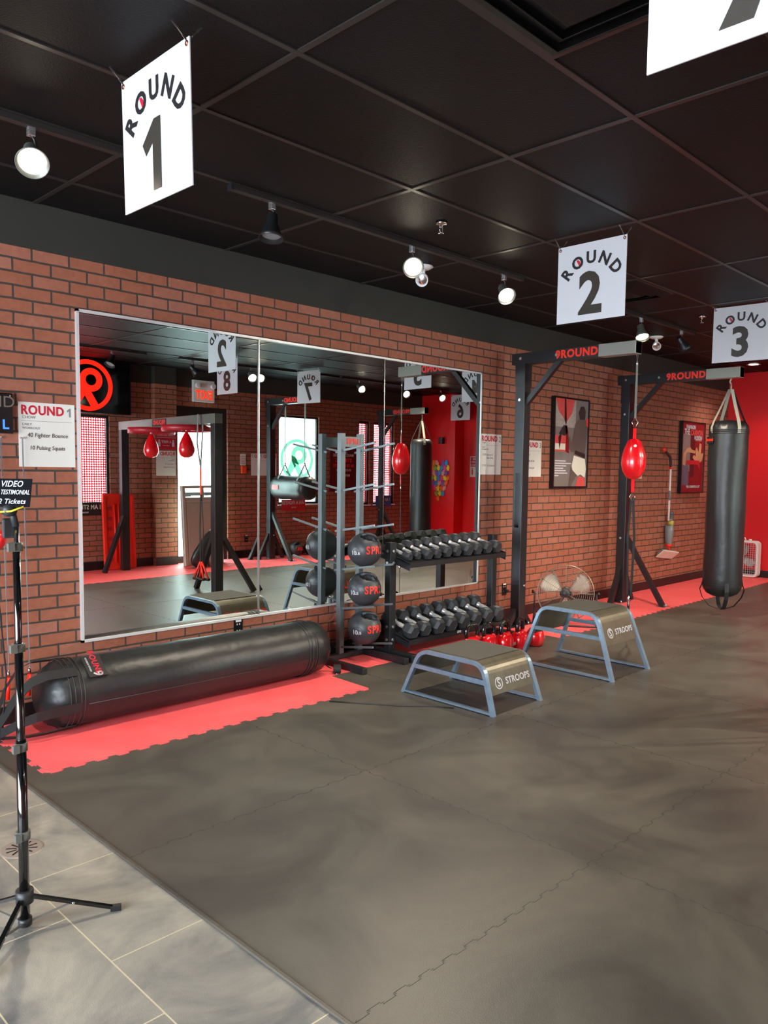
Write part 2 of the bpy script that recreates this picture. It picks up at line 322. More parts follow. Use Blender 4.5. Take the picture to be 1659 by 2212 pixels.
mat('seam_dark', '#2E2C28', 0.6)
struct('floor_seams', seam, 'seam_dark')
red = MB()
edge = [(1.41, YN)] + puzzle((1.41, 4.46), (1.41, 3.66), 0.06, 0.013) + puzzle((1.42, 3.64), (3.46, 3.64), 0.055, 0.012) + [(3.48, 3.65), (3.50, 4.05)] + puzzle((3.52, 4.05), (5.70, 4.05), 0.055, 0.002) + [(5.755, 4.04), (5.755, 3.66)] + puzzle((5.76, 3.66), (XE, 3.70), 0.055, 0.012) + [(XE, 3.70), (XE, YN)]
red.poly(edge, Matrix.Translation((0, 0, 0.0035)), 0.0025)
struct('floor_red_border', red, 'red_rubber')
red = MB(); edge = [(XE, YS), (XE, -0.30)] + puzzle((XE, -0.30), (XT+0.12, -0.30), 0.055, 0.012) + [(XT+0.12, YS)]
red.poly(list(reversed(edge)), Matrix.Translation((0, 0, 0.0035)), 0.0025)
struct('floor_red_border_far', red, 'red_rubber')
struct('wall_north', MB().box(XW, XE+0.1, YN, YN+0.12, 0, ZC+0.05), 'brick')
# south wall with its openings
ops = [(4.10, 4.98, 0.80, 2.12), (5.95, 6.87, 0.0, 2.33), (7.66, 8.50, 0.84, 2.30), (9.40, 9.66, 0.80, 2.29), (9.76, 10.30, 0.80, 2.29)]
sw = MB(); x = XW
for (a, b_, z0, z1) in ops:
    sw.box(x, a, YS-0.14, YS, 0, ZC+0.05); 
    if z0 > 0: sw.box(a, b_, YS-0.14, YS, 0, z0)
    sw.box(a, b_, YS-0.14, YS, z1, ZC+0.05); x = b_
sw.box(x, XE+0.1, YS-0.14, YS, 0, ZC+0.05); sw.box(5.60, 5.94, YS, YS+0.10, 0, ZC)
struct('wall_south', sw, 'brick')
struct('wall_east', MB().box(XE, XE+0.1, YS-0.14, YN+0.12, 0, ZC+0.05), 'red_paint')
struct('wall_east_column', MB().box(XE-0.26, XE, YS, -0.60, 0, ZC), 'red_paint')
ww = MB().box(XW-0.12, XW, YS-0.14, -1.1, 0, ZC+0.05).box(XW-0.12, XW, 3.5, YN+0.12, 0, ZC+0.05).box(XW-0.12, XW, -1.1, 3.5, 0, 0.25).box(XW-0.12, XW, -1.1, 3.5, 2.45, ZC+0.05)
struct('wall_west', ww, 'reception_wall')
struct('baseboard_north', MB().box(XW, XE, YN-0.012, YN, 0, 0.105), 'base_black')
bb = MB(); x = XT
for a, b_ in ((5.95, 6.87),): bb.box(XW, a, YS, YS+0.012, 0, 0.12).box(b_, XE, YS, YS+0.012, 0, 0.12)
bb.box(5.60, 5.94, YS+0.10, YS+0.112, 0, 0.12)
struct('baseboard_south', bb, 'base_black')
struct('baseboard_east', MB().box(XE-0.012, XE, YS, YN, 0, 0.105).box(XE-0.272, XE-0.26, YS, -0.60, 0, 0.12), 'base_black')
# ceiling: lay-in tiles and T bars
ce = MB().use('ceiling_tile').box(XW, XE, YS, YN, ZC+0.004, ZC+0.06); ce.use('ceiling_bar')
gx = [1.745+1.211*k for k in range(-4, 9)]; gy = [2.825+0.609*k for k in range(-7, 3)]
for g in gx:
    if XW < g < XE: ce.box(g-0.012, g+0.012, YS, YN, ZC-0.001, ZC+0.006)
for g in gy:
    if YS < g < YN: ce.box(XW, XE, g-0.012, g+0.012, ZC-0.0015, ZC+0.006)
struct('ceiling', ce)
# windows and door
def window(n, x0, x1, z0, z1, film=None, mark=False, open_=False):
    f = MB(); t = 0.035; y0, y1 = YS-0.10, YS-0.03
    f.box(x0, x0+t, y0, y1, z0, z1).box(x1-t, x1, y0, y1, z0, z1).box(x0+t, x1-t, y0, y1, z0, z0+t).box(x0+t, x1-t, y0, y1, z1-t, z1)
    o = struct('window_%d' % n, f, 'frame_black')
    p = MB().box(x0+t, x1-t, YS-0.07, YS-0.066, z0+t, z1-t).build('pane', film or 'frosted_glass', o)
    if film == 'red_film': MB().box(x0+t, x1-t, YS-0.085, YS-0.082, z0+t, z1-t).build('glass', 'clear_pane', o)
    s = MB().box(x0-0.02, x1+0.02, YS-0.03, YS+0.03, z0-0.02, z0, bev=0.004).build('window_sill', 'white_plastic', o)
    return o
window(1, 4.10, 4.98, 0.80, 2.12, 'red_film'); w2 = window(2, 7.66, 8.50, 0.84, 2.30); window(3, 9.40, 9.66, 0.80, 2.29, 'red_film'); window(4, 9.76, 10.30, 0.80, 2.29, 'red_film')
def ring_pts(r, n=40): return [(r*math.cos(2*PI*i/n), r*math.sin(2*PI*i/n)) for i in range(n)]
def nine_mark(mb, M, r, th=0.16, k=1.0):
    # circular badge: outer ring cut by a figure nine
    for i in range(48):
        a0, a1 = 2*PI*i/48, 2*PI*(i+1)/48; ro, ri = r, r*(1-th)
        mb.poly([(ro*math.cos(a0), ro*math.sin(a0)), (ro*math.cos(a1), ro*math.sin(a1)), (ri*math.cos(a1), ri*math.sin(a1)), (ri*math.cos(a0), ri*math.sin(a0))], M, 0.004*k)
    c = (-0.12*r, 0.22*r)
    for i in range(40):
        a0, a1 = 2*PI*i/40, 2*PI*(i+1)/40; ro, ri = r*0.46, r*0.22
        mb.poly([(c[0]+ro*math.cos(a0), c[1]+ro*math.sin(a0)), (c[0]+ro*math.cos(a1), c[1]+ro*math.sin(a1)), (c[0]+ri*math.cos(a1), c[1]+ri*math.sin(a1)), (c[0]+ri*math.cos(a0), c[1]+ri*math.sin(a0))], M, 0.004*k)
    mb.poly([(0.34*r, 0.22*r), (0.34*r, -0.02*r), (-0.12*r, -0.86*r), (-0.42*r, -0.76*r), (0.02*r, -0.02*r), (0.1*r, 0.1*r)], M, 0.0045*k)
    mb.poly([(0.30*r, 0.05*r), (0.06*r, -0.30*r), (0.42*r, -0.80*r), (0.66*r, -0.62*r)], M, 0.005*k)
mk = MB(); nine_mark(mk, Matrix.Translation((8.08, YS-0.062, 1.58)) @ Matrix.Rotation(PI, 4, 'Z') @ Matrix(((1,0,0,0),(0,0,-1,0),(0,1,0,0),(0,0,0,1))), 0.34); mk.build('frosted_badge', 'frosted_mark', w2)
dr = MB(); dr.box(5.95, 6.03, YS-0.10, YS-0.03, 0.0, 2.08).box(6.79, 6.87, YS-0.10, YS-0.03, 0, 2.08).box(6.03, 6.79, YS-0.10, YS-0.03, 2.0, 2.33).box(5.95, 6.03, YS-0.1, YS-0.03, 2.08, 2.33).box(6.79, 6.87, YS-0.1, YS-0.03, 2.08, 2.33).box(6.03, 6.79, YS-0.10, YS-0.03, 0, 0.10)
d1 = struct('door_1', dr, 'frame_black')
MB().box(6.03, 6.79, YS-0.07, YS-0.065, 0.10, 2.0).build('door_glass', 'frosted_glass', d1)
MB().cyl((6.08, YS-0.03, 1.0), (6.08, YS+0.03, 1.0), 0.012).bar((6.06, YS+0.035, 1.0), (6.20, YS+0.035, 1.0), 0.02, 0.02).bar((6.05, YS+0.02, 1.03), (6.75, YS+0.02, 1.03), 0.03, 0.05).build('door_handle', 'dark_plastic', d1)
wf = MB()
for y_ in (-1.1, 0.43, 1.97, 3.46): wf.box(XW-0.09, XW-0.04, y_, y_+0.04, 0.25, 2.45)
wf.box(XW-0.09, XW-0.04, -1.1, 3.5, 0.25, 0.29).box(XW-0.09, XW-0.04, -1.1, 3.5, 2.41, 2.45)
o = struct('window_5', wf, 'frame_black'); MB().box(XW-0.07, XW-0.066, -1.08, 3.48, 0.27, 2.43).build('pane', 'clear_pane', o)

# ------------------------------------------------------------------ wall mirror (three panels)
t = thing('wall_mirror', 'large wall mirror of three panels in thin silver trim on brick wall', 'mirror', (1.953, YN, 0.40))
MW, MH = 3.69, 1.92
s1, s2 = 1.252, 2.455
MB().box(0.012, s1-0.002, -0.012, -0.006, 0.012, MH-0.012).build('mirror_panel', 'mirror_silver', t)
dl = 0.010
for (x0, x1) in ((s1+0.002, s2-0.002), (s2+0.002, MW-0.012)):
    mb = MB(); off = (x1-x0)*math.tan(dl)
    # panel turned by dl about the vertical, its left edge standing proud
    for_pts = [(x0, -0.008), (x1, -0.008-off), (x1, -0.003), (x0, -0.003)]
    a = [mb.bm.verts.new((p[0], p[1], 0.012)) for p in for_pts]; b_ = [mb.bm.verts.new((p[0], p[1], MH-0.012)) for p in for_pts]
    fs = [mb.bm.faces.new(a), mb.bm.faces.new(b_)] + [mb.bm.faces.new((a[i], a[(i+1) % 4], b_[(i+1) % 4], b_[i])) for i in range(4)]
    mb._f(fs); mb.build('mirror_panel', 'mirror_silver', t)
for x_ in (s1, s2): MB().box(x_-0.004, x_+0.004, -0.020, -0.002, 0.01, MH-0.01).build('seam_strip', 'mirror_edge', t)
MB().box(0, 0.014, -0.024, 0, 0, MH).box(MW-0.014, MW, -0.024, 0, 0, MH).box(0, MW, -0.024, 0, 0, 0.014).box(0, MW, -0.024, 0, MH-0.014, MH).build('trim', 'mirror_trim', t)

# ------------------------------------------------------------------ hanging round signs
def arc_text(mb, s, r, cy, size, a0, a1, bold=0.02):
    n = len(s)
    for i, ch in enumerate(s):
        a = math.radians(a0 + (a1-a0)*i/(n-1)); M = FR(0, -0.0035, 0) @ Matrix.Translation((r*math.sin(a), cy+r*math.cos(a), 0)) @ Matrix.Rotation(-a, 4, 'Z')
        mb.text(ch, size, M, bold)
def round_sign(loc, rotz, num, label, tiltx=0.0, roll=0.0, custom=None):
    t = thing('hanging_sign', label, 'sign', loc, rotz, 'numbered round signs hanging from the ceiling'); t.rotation_euler = (tiltx, roll, rotz)
    h = 0.23
    bd = MB().box(-h, h, -0.0025, 0.0025, -h, h, bev=0.001).build('board', 'white_board', t)
    mb = MB(); arc_text(mb, 'ROUND', 0.205, -0.068, 0.096, -52, 52, 0.035); mb.build('lettering', 'black_ink', bd)
    a = math.radians(-26); mb = MB(); cx_, cy_ = 0.205*math.sin(a), -0.068+0.205*math.cos(a)
    mb.poly([(0, 0.022), (0.012, 0.017), (0.017, 0), (0.012, -0.017), (0, -0.022)], FR(0, -0.0035, 0) @ Matrix.Translation((cx_, cy_, 0)) @ Matrix.Rotation(0.5, 4, 'Z'), 0.0012); mb.build('red_half_dot', 'red_ink', bd)
    mb = MB()
    if custom == 9:
        M = FR(0, -0.0035, -0.07)
        for i in range(40):
            a0, a1 = 2*PI*i/40, 2*PI*(i+1)/40; ro, ri = 0.070, 0.030
            mb.poly([(ro*math.cos(a0), 0.055+ro*math.sin(a0)), (ro*math.cos(a1), 0.055+ro*math.sin(a1)), (ri*math.cos(a1), 0.055+ri*math.sin(a1)), (ri*math.cos(a0), 0.055+ri*math.sin(a0))], M, 0.001)
        mb.poly([(0.068, 0.045), (0.006, -0.123), (-0.066, -0.123), (0.010, 0.02)], M, 0.0014)
    elif custom == 1: mb.poly([(-0.005, 0.115), (0.038, 0.115), (0.038, -0.120), (-0.016, -0.120), (-0.016, 0.040), (-0.062, 0.005), (-0.085, 0.045)], FR(0, -0.0035, -0.072), 0.0012)
    else: mb.text(num, 0.335, FR(0, -0.0035, -0.080), 0.032, sx=0.95)
    mb.build('number', 'number_ink', bd)
    for s_ in (-1, 1):
        e = MB().lathe([(0.004, -0.0045), (0.009, -0.0045), (0.010, 0.0), (0.009, 0.0045), (0.004, 0.0045)], FR(s_*(h-0.015), 0, h-0.018), 12).build('eyelet', 'copper', bd)
        mb = MB(); top = ZC-loc[2]; zz = h-0.018; k = 0
        for q in (-1, 1):
            z_ = h-0.012; L_ = top-z_; n = max(2, int(L_/0.016))
            for i in range(n):
                f0 = i/n; f1 = (i+1)/n; ox = q*0.05; p = Vector((s_*(h-0.015)+ox*f0*0.3, q*0.045*f0, z_+L_*f0)); p2 = Vector((s_*(h-0.015)+ox*f1*0.3, q*0.045*f1, z_+L_*f1))
                mb.bar(p, p2, 0.006 if i % 2 else 0.002, 0.002 if i % 2 else 0.006)
        mb.build('chain', 'steel', t)
    return t
round_sign((1.399, 2.553, 2.578), -PI/2+0.0, '1', 'white ROUND 1 sign hanging nearest the camera on the left', 0.02, custom=1)
round_sign((4.193, 2.521, 2.572), -PI/2, '2', 'white ROUND 2 sign hanging above the first bag stand')
round_sign((6.733, 2.606, 2.612), -PI/2+0.05, '3', 'white ROUND 3 sign hanging above the heavy bag stand')
round_sign((1.71, 0.67, 2.567), -PI/2, '9', 'white sign cut off at top right showing only the foot of its numeral', custom=9)
round_sign((5.70, 0.32, 2.60), -PI/2, '8', 'white ROUND 8 sign seen in the mirror below the ROUND 2 reflection')
round_sign((7.12, 0.03, 2.60), -PI/2-0.12, '7', 'white ROUND 7 sign seen in the mirror above the horizontal bag')
round_sign((8.32, 2.16, 2.60), -PI/2-0.1, '4', 'white ROUND 4 sign seen at the right edge of the mirror')
round_sign((10.95, -0.40, 2.58), -PI/2, '6', 'white ROUND 6 sign seen lowest at the mirror right edge')

# ------------------------------------------------------------------ ceiling fittings
def track(x0, x1, y, label):
    t = thing('track_rail', label, 'track', (x0, y, ZC)); L_ = x1-x0
    MB().box(0, L_, -0.018, 0.018, -0.028, -0.0015, bev=0.002).build('rail', 'ceiling_bar', t)
    MB().box(-0.012, 0.0, -0.019, 0.019, -0.03, -0.0015).box(L_, L_+0.012, -0.019, 0.019, -0.03, -0.0015).build('end_cap', 'frame_black', t); return t
track(-0.6, 1.86, 3.45, 'black lighting track with one lit lamp at the left edge'); track(2.30, 4.78, 3.45, 'black lighting track in the middle of the ceiling above the mirror')
track(5.27, 7.71, 3.45, 'black lighting track behind the ROUND 2 sign')
track(2.45, 4.88, -0.25, 'black track seen in the mirror at its upper left'); track(5.36, 7.9, -0.25, 'black track seen in the mirror over the exit sign'); track(8.0, 10.44, -0.25, 'black track seen in the mirror above the red windows')
LAMP = {}
def lamp(x, y, aim, lit, label, power=120.0, col=(1.0, 0.86, 0.68), throw=None):
    t = thing('track_spotlight', label, 'spotlight', (x, y, ZC-0.028), 0, 'spotlights on the ceiling tracks')
    MB().box(-0.014, 0.014, -0.014, 0.014, -0.035, 0, bev=0.002).build('adapter', 'bright_bolt', t)
    MB().tube([(0, 0, -0.03), (0.012, 0, -0.045), (0.02, 0, -0.075), (0.012, 0, -0.09)], 0.005, 8).build('yoke', 'frame_black', t)
    d = Vector(aim).normalized(); q = d.to_track_quat('Z', 'Y').to_matrix().to_4x4(); M = Matrix.Translation(Vector((0, 0, -0.105)) - d*0.05) @ q
    MB().lathe([(0, 0), (0.026, 0), (0.030, 0.008), (0.031, 0.055), (0.036, 0.06), (0.054, 0.11), (0.066, 0.135), (0.063, 0.135), (0.045, 0.105), (0.02, 0.08), (0, 0.08)], M, 28).build('shade', 'frame_black' if not lit else 'frame_grey', t)
    if lit:
        MB().lathe([(0, 0.126), (0.03, 0.125), (0.0545, 0.118), (0.05, 0.11)], M, 28).build('bulb', 'bulb', t)
        l = bpy.data.lights.new('spot', 'SPOT'); l.energy = power; l.color = col; l.spot_size = math.radians(118); l.spot_blend = 0.75; l.shadow_soft_size = 0.03
        lo = bpy.data.objects.new('spot_light', l); C.objects.link(lo); lo.location = Vector((x, y, ZC-0.028-0.105)) + d*0.10; lo.rotation_euler = Vector(throw or (d.x*0.5, d.y*0.5, -1.0)).to_track_quat('-Z', 'Y').to_euler()
    else: MB().lathe([(0, 0.12), (0.05, 0.115)], M, 24).build('bulb', 'grey_plastic', t)
    return t
lamp(1.33, 3.45, (-0.25, -0.75, -0.75), True, 'lit round spotlight on the track at the far left')
lamp(2.55, 3.45, (-0.15, -0.1, -1), False, 'unlit dark cone spotlight at the left end of the middle track')
lamp(3.62, 3.45, (-0.6, -0.75, -0.55), True, 'lit spotlight on the middle track beside the white emergency head')
lamp(4.57, 3.45, (-0.45, -0.75, -0.75), True, 'lit spotlight at the right end of the middle track', power=90, throw=(0.1, -0.2, -1))
lamp(6.62, 3.45, (-0.30, -0.35, -0.9), True, 'lit spotlight just past the end of the nearer bag stand arm', power=150, throw=(0.3, -0.15, -1))
lamp(7.44, 3.45, (0.55, -0.3, -0.75), False, 'unlit dark spotlight near the ROUND 3 sign')
lamp(6.46, -0.25, (-0.2, 0.85, -0.6), True, 'lit spotlight reflected beside the first mirror seam', power=260, throw=(-0.4, 0.7, -1))
lamp(8.34, -0.25, (-0.1, 0.9, -0.55), True, 'lit spotlight reflected in the middle mirror panel', power=200, throw=(-0.3, 0.7, -1))
lamp(9.37, -0.25, (-0.3, 0.85, -0.5), True, 'lit spotlight reflected just right of the second mirror seam')
lamp(10.25, -0.25, (-0.3, 0.85, -0.5), True, 'lit spotlight reflected over the red wall')
lamp(2.80, -0.25, (0.3, 0.8, -0.7), True, 'added lit spotlight out of view on the track behind the camera', power=110)  # unseen lamp, added to brighten the middle and right of the floor
lamp(4.45, -0.25, (-0.5, 0.2, -0.9), False, 'unlit spotlight reflected over the screen'); lamp(5.55, -0.25, (0.7, 0.2, -0.8), False, 'unlit spotlight reflected over the exit sign')
def emergency(x, y, label):
    t = thing('emergency_light', label, 'emergency light', (x, y, ZC))
    MB().lathe([(0, 0), (0.07, 0), (0.072, -0.008), (0.05, -0.022), (0, -0.024)], None, 24).build('base_plate', 'white_plastic', t)
    MB().tube([(0, 0, -0.02), (-0.01, -0.01, -0.06)], 0.016, 12).build('neck', 'white_plastic', t)
    d = Vector((-0.75, -0.45, -0.45)).normalized(); M = Matrix.Translation((-0.01, -0.01, -0.085)-d*0.03 if False else Vector((-0.01, -0.01, -0.09))-d*0.03) @ d.to_track_quat('Z', 'Y').to_matrix().to_4x4()
    lh = MB().lathe([(0, 0), (0.03, 0), (0.036, 0.02), (0.044, 0.075), (0.040, 0.075), (0.036, 0.06), (0, 0.06)], M, 24).build('lamp_head', 'white_plastic', t)
    MB().lathe([(0, 0.07), (0.02, 0.068), (0.037, 0.062)], M, 20).build('lens', 'chrome', lh); return t
emergency(4.09, 3.79, 'white emergency lamp head beside the lit spotlight on the middle track'); emergency(7.74, 3.86, 'white emergency lamp head near the nearer bag stand arm end')
def sprinkler(x, y, label):
    t = thing('sprinkler', label, 'sprinkler', (x, y, ZC))
    MB().lathe([(0, 0), (0.035, 0), (0.03, -0.012), (0.01, -0.014), (0.008, -0.03), (0, -0.03)], None, 20).build('rose', 'chrome', t)
    MB().tube([(-0.012, 0, -0.028), (-0.014, 0, -0.045), (0, 0, -0.058)], 0.003, 6).tube([(0.012, 0, -0.028), (0.014, 0, -0.045), (0, 0, -0.058)], 0.003, 6).build('frame', 'chrome', t)
    MB().lathe([(0, -0.058), (0.016, -0.059), (0.016, -0.062), (0, -0.062)], None, 16).build('deflector', 'chrome', t)
sprinkler(3.45, 3.06, 'chrome sprinkler head above the middle lighting track'); sprinkler(7.0, 3.06, 'small chrome sprinkler head close beside the ROUND 3 sign')
def diffuser(x0, x1, y0, y1, label):
    cx_, cy_ = (x0+x1)/2, (y0+y1)/2; t = thing('air_vent', label, 'vent', (cx_, cy_, ZC)); hw = (x1-x0)/2; hh = (y1-y0)/2
    def frame(k0, k1, z0, z1):
        mb = MB()
        P = [((-1, -1), (1, -1)), ((1, -1), (1, 1)), ((1, 1), (-1, 1)), ((-1, 1), (-1, -1))]
        for a, b_ in P:
            q = [Vector((a[0]*hw*k0, a[1]*hh*k0, z0)), Vector((b_[0]*hw*k0, b_[1]*hh*k0, z0)), Vector((b_[0]*hw*k1, b_[1]*hh*k1, z1)), Vector((a[0]*hw*k1, a[1]*hh*k1, z1))]
            vs = [mb.bm.verts.new(p) for p in q] + [mb.bm.verts.new(p+Vector((0, 0, 0.003))) for p in q]
            for f in ((0, 1, 2, 3), (7, 6, 5, 4), (0, 4, 5, 1), (1, 5, 6, 2), (2, 6, 7, 3), (3, 7, 4, 0)): mb._f([mb.bm.faces.new([vs[i] for i in f])])
        return mb
    frame(1.0, 0.93, -0.004, -0.004).build('frame', 'ceiling_bar', t)
    frame(0.93, 0.74, -0.004, -0.035).build('louvre', 'ceiling_tile', t); frame(0.78, 0.56, 0.0, -0.035).build('louvre', 'ceiling_tile', t); frame(0.60, 0.38, 0.0, -0.035).build('louvre', 'ceiling_tile', t)
    MB().box(-hw*0.38, hw*0.38, -hh*0.38, hh*0.38, -0.035, -0.032).build('core', 'ceiling_tile', t)
diffuser(1.757, 2.36, 1.0, 1.60, 'black square air vent with stepped louvres at the top of the picture')
diffuser(5.38, 5.98, 2.84, 3.43, 'black ceiling vent just right of the ROUND 2 sign')
t = thing('downlight', 'recessed round ceiling lamp lit in front of the red wall', 'ceiling light', (10.44, 3.86, ZC))
MB().lathe([(0.06, 0.0), (0.085, -0.001), (0.085, -0.006), (0.06, -0.004)], None, 24).build('trim_ring', 'white_plastic', t); MB().lathe([(0, -0.003), (0.06, -0.003)], None, 24).build('diffuser', 'downlight_glow', t)
l = bpy.data.lights.new('spot', 'SPOT'); l.energy = 60; l.color = (1, 0.88, 0.72); l.spot_size = 2.2; l.spot_blend = 0.8; l.shadow_soft_size = 0.06; lo = bpy.data.objects.new('spot_light', l); C.objects.link(lo); lo.location = (10.44, 3.86, ZC-0.03)

# ------------------------------------------------------------------ bag stands (gallows)
def bolt(mb, p, r=0.012, ax='x', s_=1):
    d = {'x': Vector((s_, 0, 0)), 'y': Vector((0, s_, 0))}[ax]; p = Vector(p); mb.cyl(p, p+d*0.008, r, 10); return mb
def stand(x, yp, end, label, zt=2.505, braced=True):
    # post centre (x, yp); the arm runs towards 'end' along y; flip=+1: arm towards -y
    t = thing('bag_stand', label, 'bag stand', (x, yp, 0)); f = -1 if end < yp else 1; L_ = abs(end-yp)
    MB().box(-0.05, 0.05, -0.05, 0.05, 0.006, zt-0.1, bev=0.004).box(-0.054, 0.054, -0.054, 0.054, zt-0.30, zt-0.1+0.002).build('post', 'frame_black', t)
    arm = MB().box(-0.05, 0.05, *( (-L_, 0.10) if f < 0 else (-0.10, L_)), zt-0.1, zt, bev=0.003).build('arm', 'frame_black', t)
    e = f*L_; MB().box(-0.051, 0.051, min(e, e-f*0.34), max(e, e-f*0.34), zt-0.101, zt+0.001, bev=0.003).build('arm_sleeve', 'sleeve_lamplit', t)  # same paint as the arm; paler colour stands in for nearby lamp's light
    MB().bar((0, f*0.03, zt-0.46), (0, f*0.40, zt-0.08), 0.045, 0.045, (1, 0, 0)).build('upper_brace', 'frame_black', t)
    if braced:
        MB().bar((0.0, f*0.04, 0.74), (0.05, f*0.47, 0.01), 0.05, 0.05, (1, 0, 0)).build('floor_brace', 'frame_black', t)
        for s_ in (-1, 1): MB().bar((s_*0.035, 0, 0.40), (s_*0.23, 0, 0.01), 0.05, 0.05, (0, 1, 0)).build('floor_brace', 'frame_black', t)
        MB().box(-0.12, 0.12, -0.07, 0.07, 0.004, 0.012).box(-0.02, 0.12, f*0.47-0.05, f*0.47+0.05, 0.004, 0.01).box(-0.28, -0.18, -0.04, 0.04, 0.004, 0.01).box(0.18, 0.28, -0.04, 0.04, 0.004, 0.01).build('foot_plate', 'steel', t)
    else:
        for s_ in (-1, 1): MB().bar((s_*0.04, 0, 0.15), (s_*0.16, 0, 0.01), 0.05, 0.05, (0, 1, 0)).build('floor_brace', 'frame_black', t)
        MB().box(-0.19, 0.19, -0.07, 0.07, 0.004, 0.012).build('foot_plate', 'frame_black', t)
    mb = MB()
    for (yy, zz) in ((0.0, zt-0.05), (f*0.38, zt-0.05), (0, zt-0.42), (0, 0.72), (0, 0.38))[:5 if braced else 3]: bolt(mb, (-0.05, yy, zz), 0.013, 'x', -1); 
    for (xx, zz) in ((0.02, 0.38), (0.02, zt-0.42)): bolt(mb, (xx, f*0.05, zz), 0.012, 'y', f)
    for (xx, yy) in (((-0.09, f*0.055), (0.09, f*0.055), (0.23, 0.0), (-0.23, 0.0), (0.07, f*0.5)) if braced else ((-0.09, f*0.06), (0.09, f*0.06))): mb.cyl((xx, yy, 0.01), (xx, yy, 0.035), 0.009, 8)
    mb.build('bolts', 'bright_bolt', t)
    y0, y1 = f*(L_-0.76), f*(L_-0.34)
    MB().box(-0.0525, -0.05, min(y0, y1), max(y0, y1), zt-0.095, zt-0.005).build('badge', 'black_ink', arm)
    M = Matrix.Translation((-0.053, (y0+y1)/2, zt-0.052)) @ Matrix.Rotation(-PI/2, 4, 'Z') @ Matrix(((1,0,0,0),(0,0,-1,0),(0,1,0,0),(0,0,0,1)))
    MB().text('9ROUND', 0.092, M, 0.045).build('lettering', 'signal_red', arm)
    return t
st2 = stand(5.96, 4.25, 3.12, 'black steel bag stand standing nearest the mirror, holding the red ball', braced=False)
MB().box(-0.052, -0.05, -0.02, 0.03, 0.92, 1.42).build('slot_plate', 'tv_glass', st2)
st3 = stand(7.91, 4.25, 3.03, 'black steel bag stand holding the tall heavy bag on the right', 2.49)
st7 = stand(7.30, -1.15, 0.02, 'black bag stand reflected at the first mirror seam with horizontal bag')
st6 = stand(9.69, -1.15, -0.05, 'black bag stand reflected in front of the red lit windows', 2.48)
# speed bag frame (round 8/9)
t = thing('speed_bag_stand', 'black two-post frame with two red speed bag boards reflected in mirror', 'bag stand', (4.88, 1.35, 0), 0.07)
for yy in (0.0, -2.56): MB().box(-0.05, 0.05, yy-0.05, yy+0.05, 0.006, 1.92, bev=0.004).build('post', 'frame_black', t)
MB().box(-0.05, 0.05, -2.61, 0.05, 1.92, 2.03, bev=0.003).build('beam', 'frame_grey', t)
MB().bar((0, -0.04, 0.72), (0.0, -0.5, 0.01), 0.05, 0.05, (1, 0, 0)).build('floor_brace', 'frame_black', t); MB().bar((0.03, 0.0, 0.72), (0.42, 0.1, 0.01), 0.05, 0.05, (1, 0, 0)).build('floor_brace', 'frame_black', t)
MB().bar((-0.03, -2.52, 0.75), (-0.35, -2.4, 0.01), 0.05, 0.05, (0, 0, 1)).build('floor_brace', 'frame_black', t)
for yy in (-0.72, -1.68):
    b_ = MB().lathe([(0, 1.92), (0.29, 1.92), (0.29, 1.85), (0.27, 1.85), (0.27, 1.90), (0, 1.90)], Matrix.Translation((0, yy, 0)), 40).build('rebound_board', 'red_wood', t)
MB().box(0.05, 0.0525, -1.50, -1.12, 1.93, 2.02).build('badge', 'black_ink', t)
MB().text('9ROUND', 0.08, Matrix.Translation((-0.053, -1.35, 1.975)) @ Matrix.Rotation(-PI/2, 4, 'Z') @ Matrix(((1,0,0,0),(0,0,-1,0),(0,1,0,0),(0,0,0,1))), 0.03).build('lettering', 'signal_red', t)
MB().box(-0.0525, -0.05, -1.55, -1.15, 1.93, 2.02).build('badge', 'black_ink', t)
def speed_bag(loc, label):
    t = thing('speed_bag', label, 'speed bag', loc, 0, 'red speed bags')
    MB().lathe([(0, -0.36), (0.03, -0.357), (0.07, -0.335), (0.092, -0.29), (0.094, -0.25), (0.08, -0.19), (0.055, -0.13), (0.03, -0.08), (0.014, -0.055), (0, -0.05)], None, 24).build('bladder', 'red_leather', t)
    MB().lathe([(0, 0), (0.03, 0), (0.03, -0.01), (0.008, -0.014), (0.008, -0.03), (0.014, -0.038), (0.006, -0.05), (0, -0.052)], None, 12).build('swivel', 'chrome', t)
speed_bag((4.93, 0.63, 1.90), 'red leather speed bag reflected against the bright door'); speed_bag((4.99, -0.33, 1.90), 'red leather speed bag reflected against brick, left of the other')
# suspension straps
t = thing('suspension_strap', 'black suspension strap with red triangular handles reflected beside the post', 'exercise strap', (4.86, 1.05, 0))
MB().strap([(-0.055, 0.04, 2.03), (-0.06, 0.03, 1.7), (0, 0.0, 1.42), (0.055, -0.04, 1.88), (0.052, -0.05, 2.03)], (0, 1, 0), 0.03).build('loop', 'webbing_grey', t)
MB().strap([(0, 0, 1.45), (0.0, 0.0, 1.12)], (0, 1, 0), 0.035).build('label_band', 'orange_plastic', t); MB().strap([(0, 0, 1.12), (-0.0, -0.02, 0.7), (0, -0.01, 0.32)], (0, 1, 0), 0.03).strap([(0, 0.02, 1.12), (0.0, 0.05, 0.7), (0, 0.03, 0.32)], (0, 1, 0), 0.014).build('strap', 'webbing', t)
for s_ in (-1, 1): MB().tube([(0, 0.02*s_, 0.34), (0.02*s_, -0.09+0.03*s_, 0.14)], 0.012, 8, ).tube([(0, 0.02*s_, 0.34), (0.02*s_, 0.10+0.02*s_, 0.15)], 0.012, 8).build('handle_strap', 'red_plastic', t)
for s_ in (-1, 1): MB().cyl((0.02*s_, -0.10+0.03*s_, 0.14), (0.02*s_, 0.11+0.02*s_, 0.145), 0.016).build('grip', 'rubber', t)

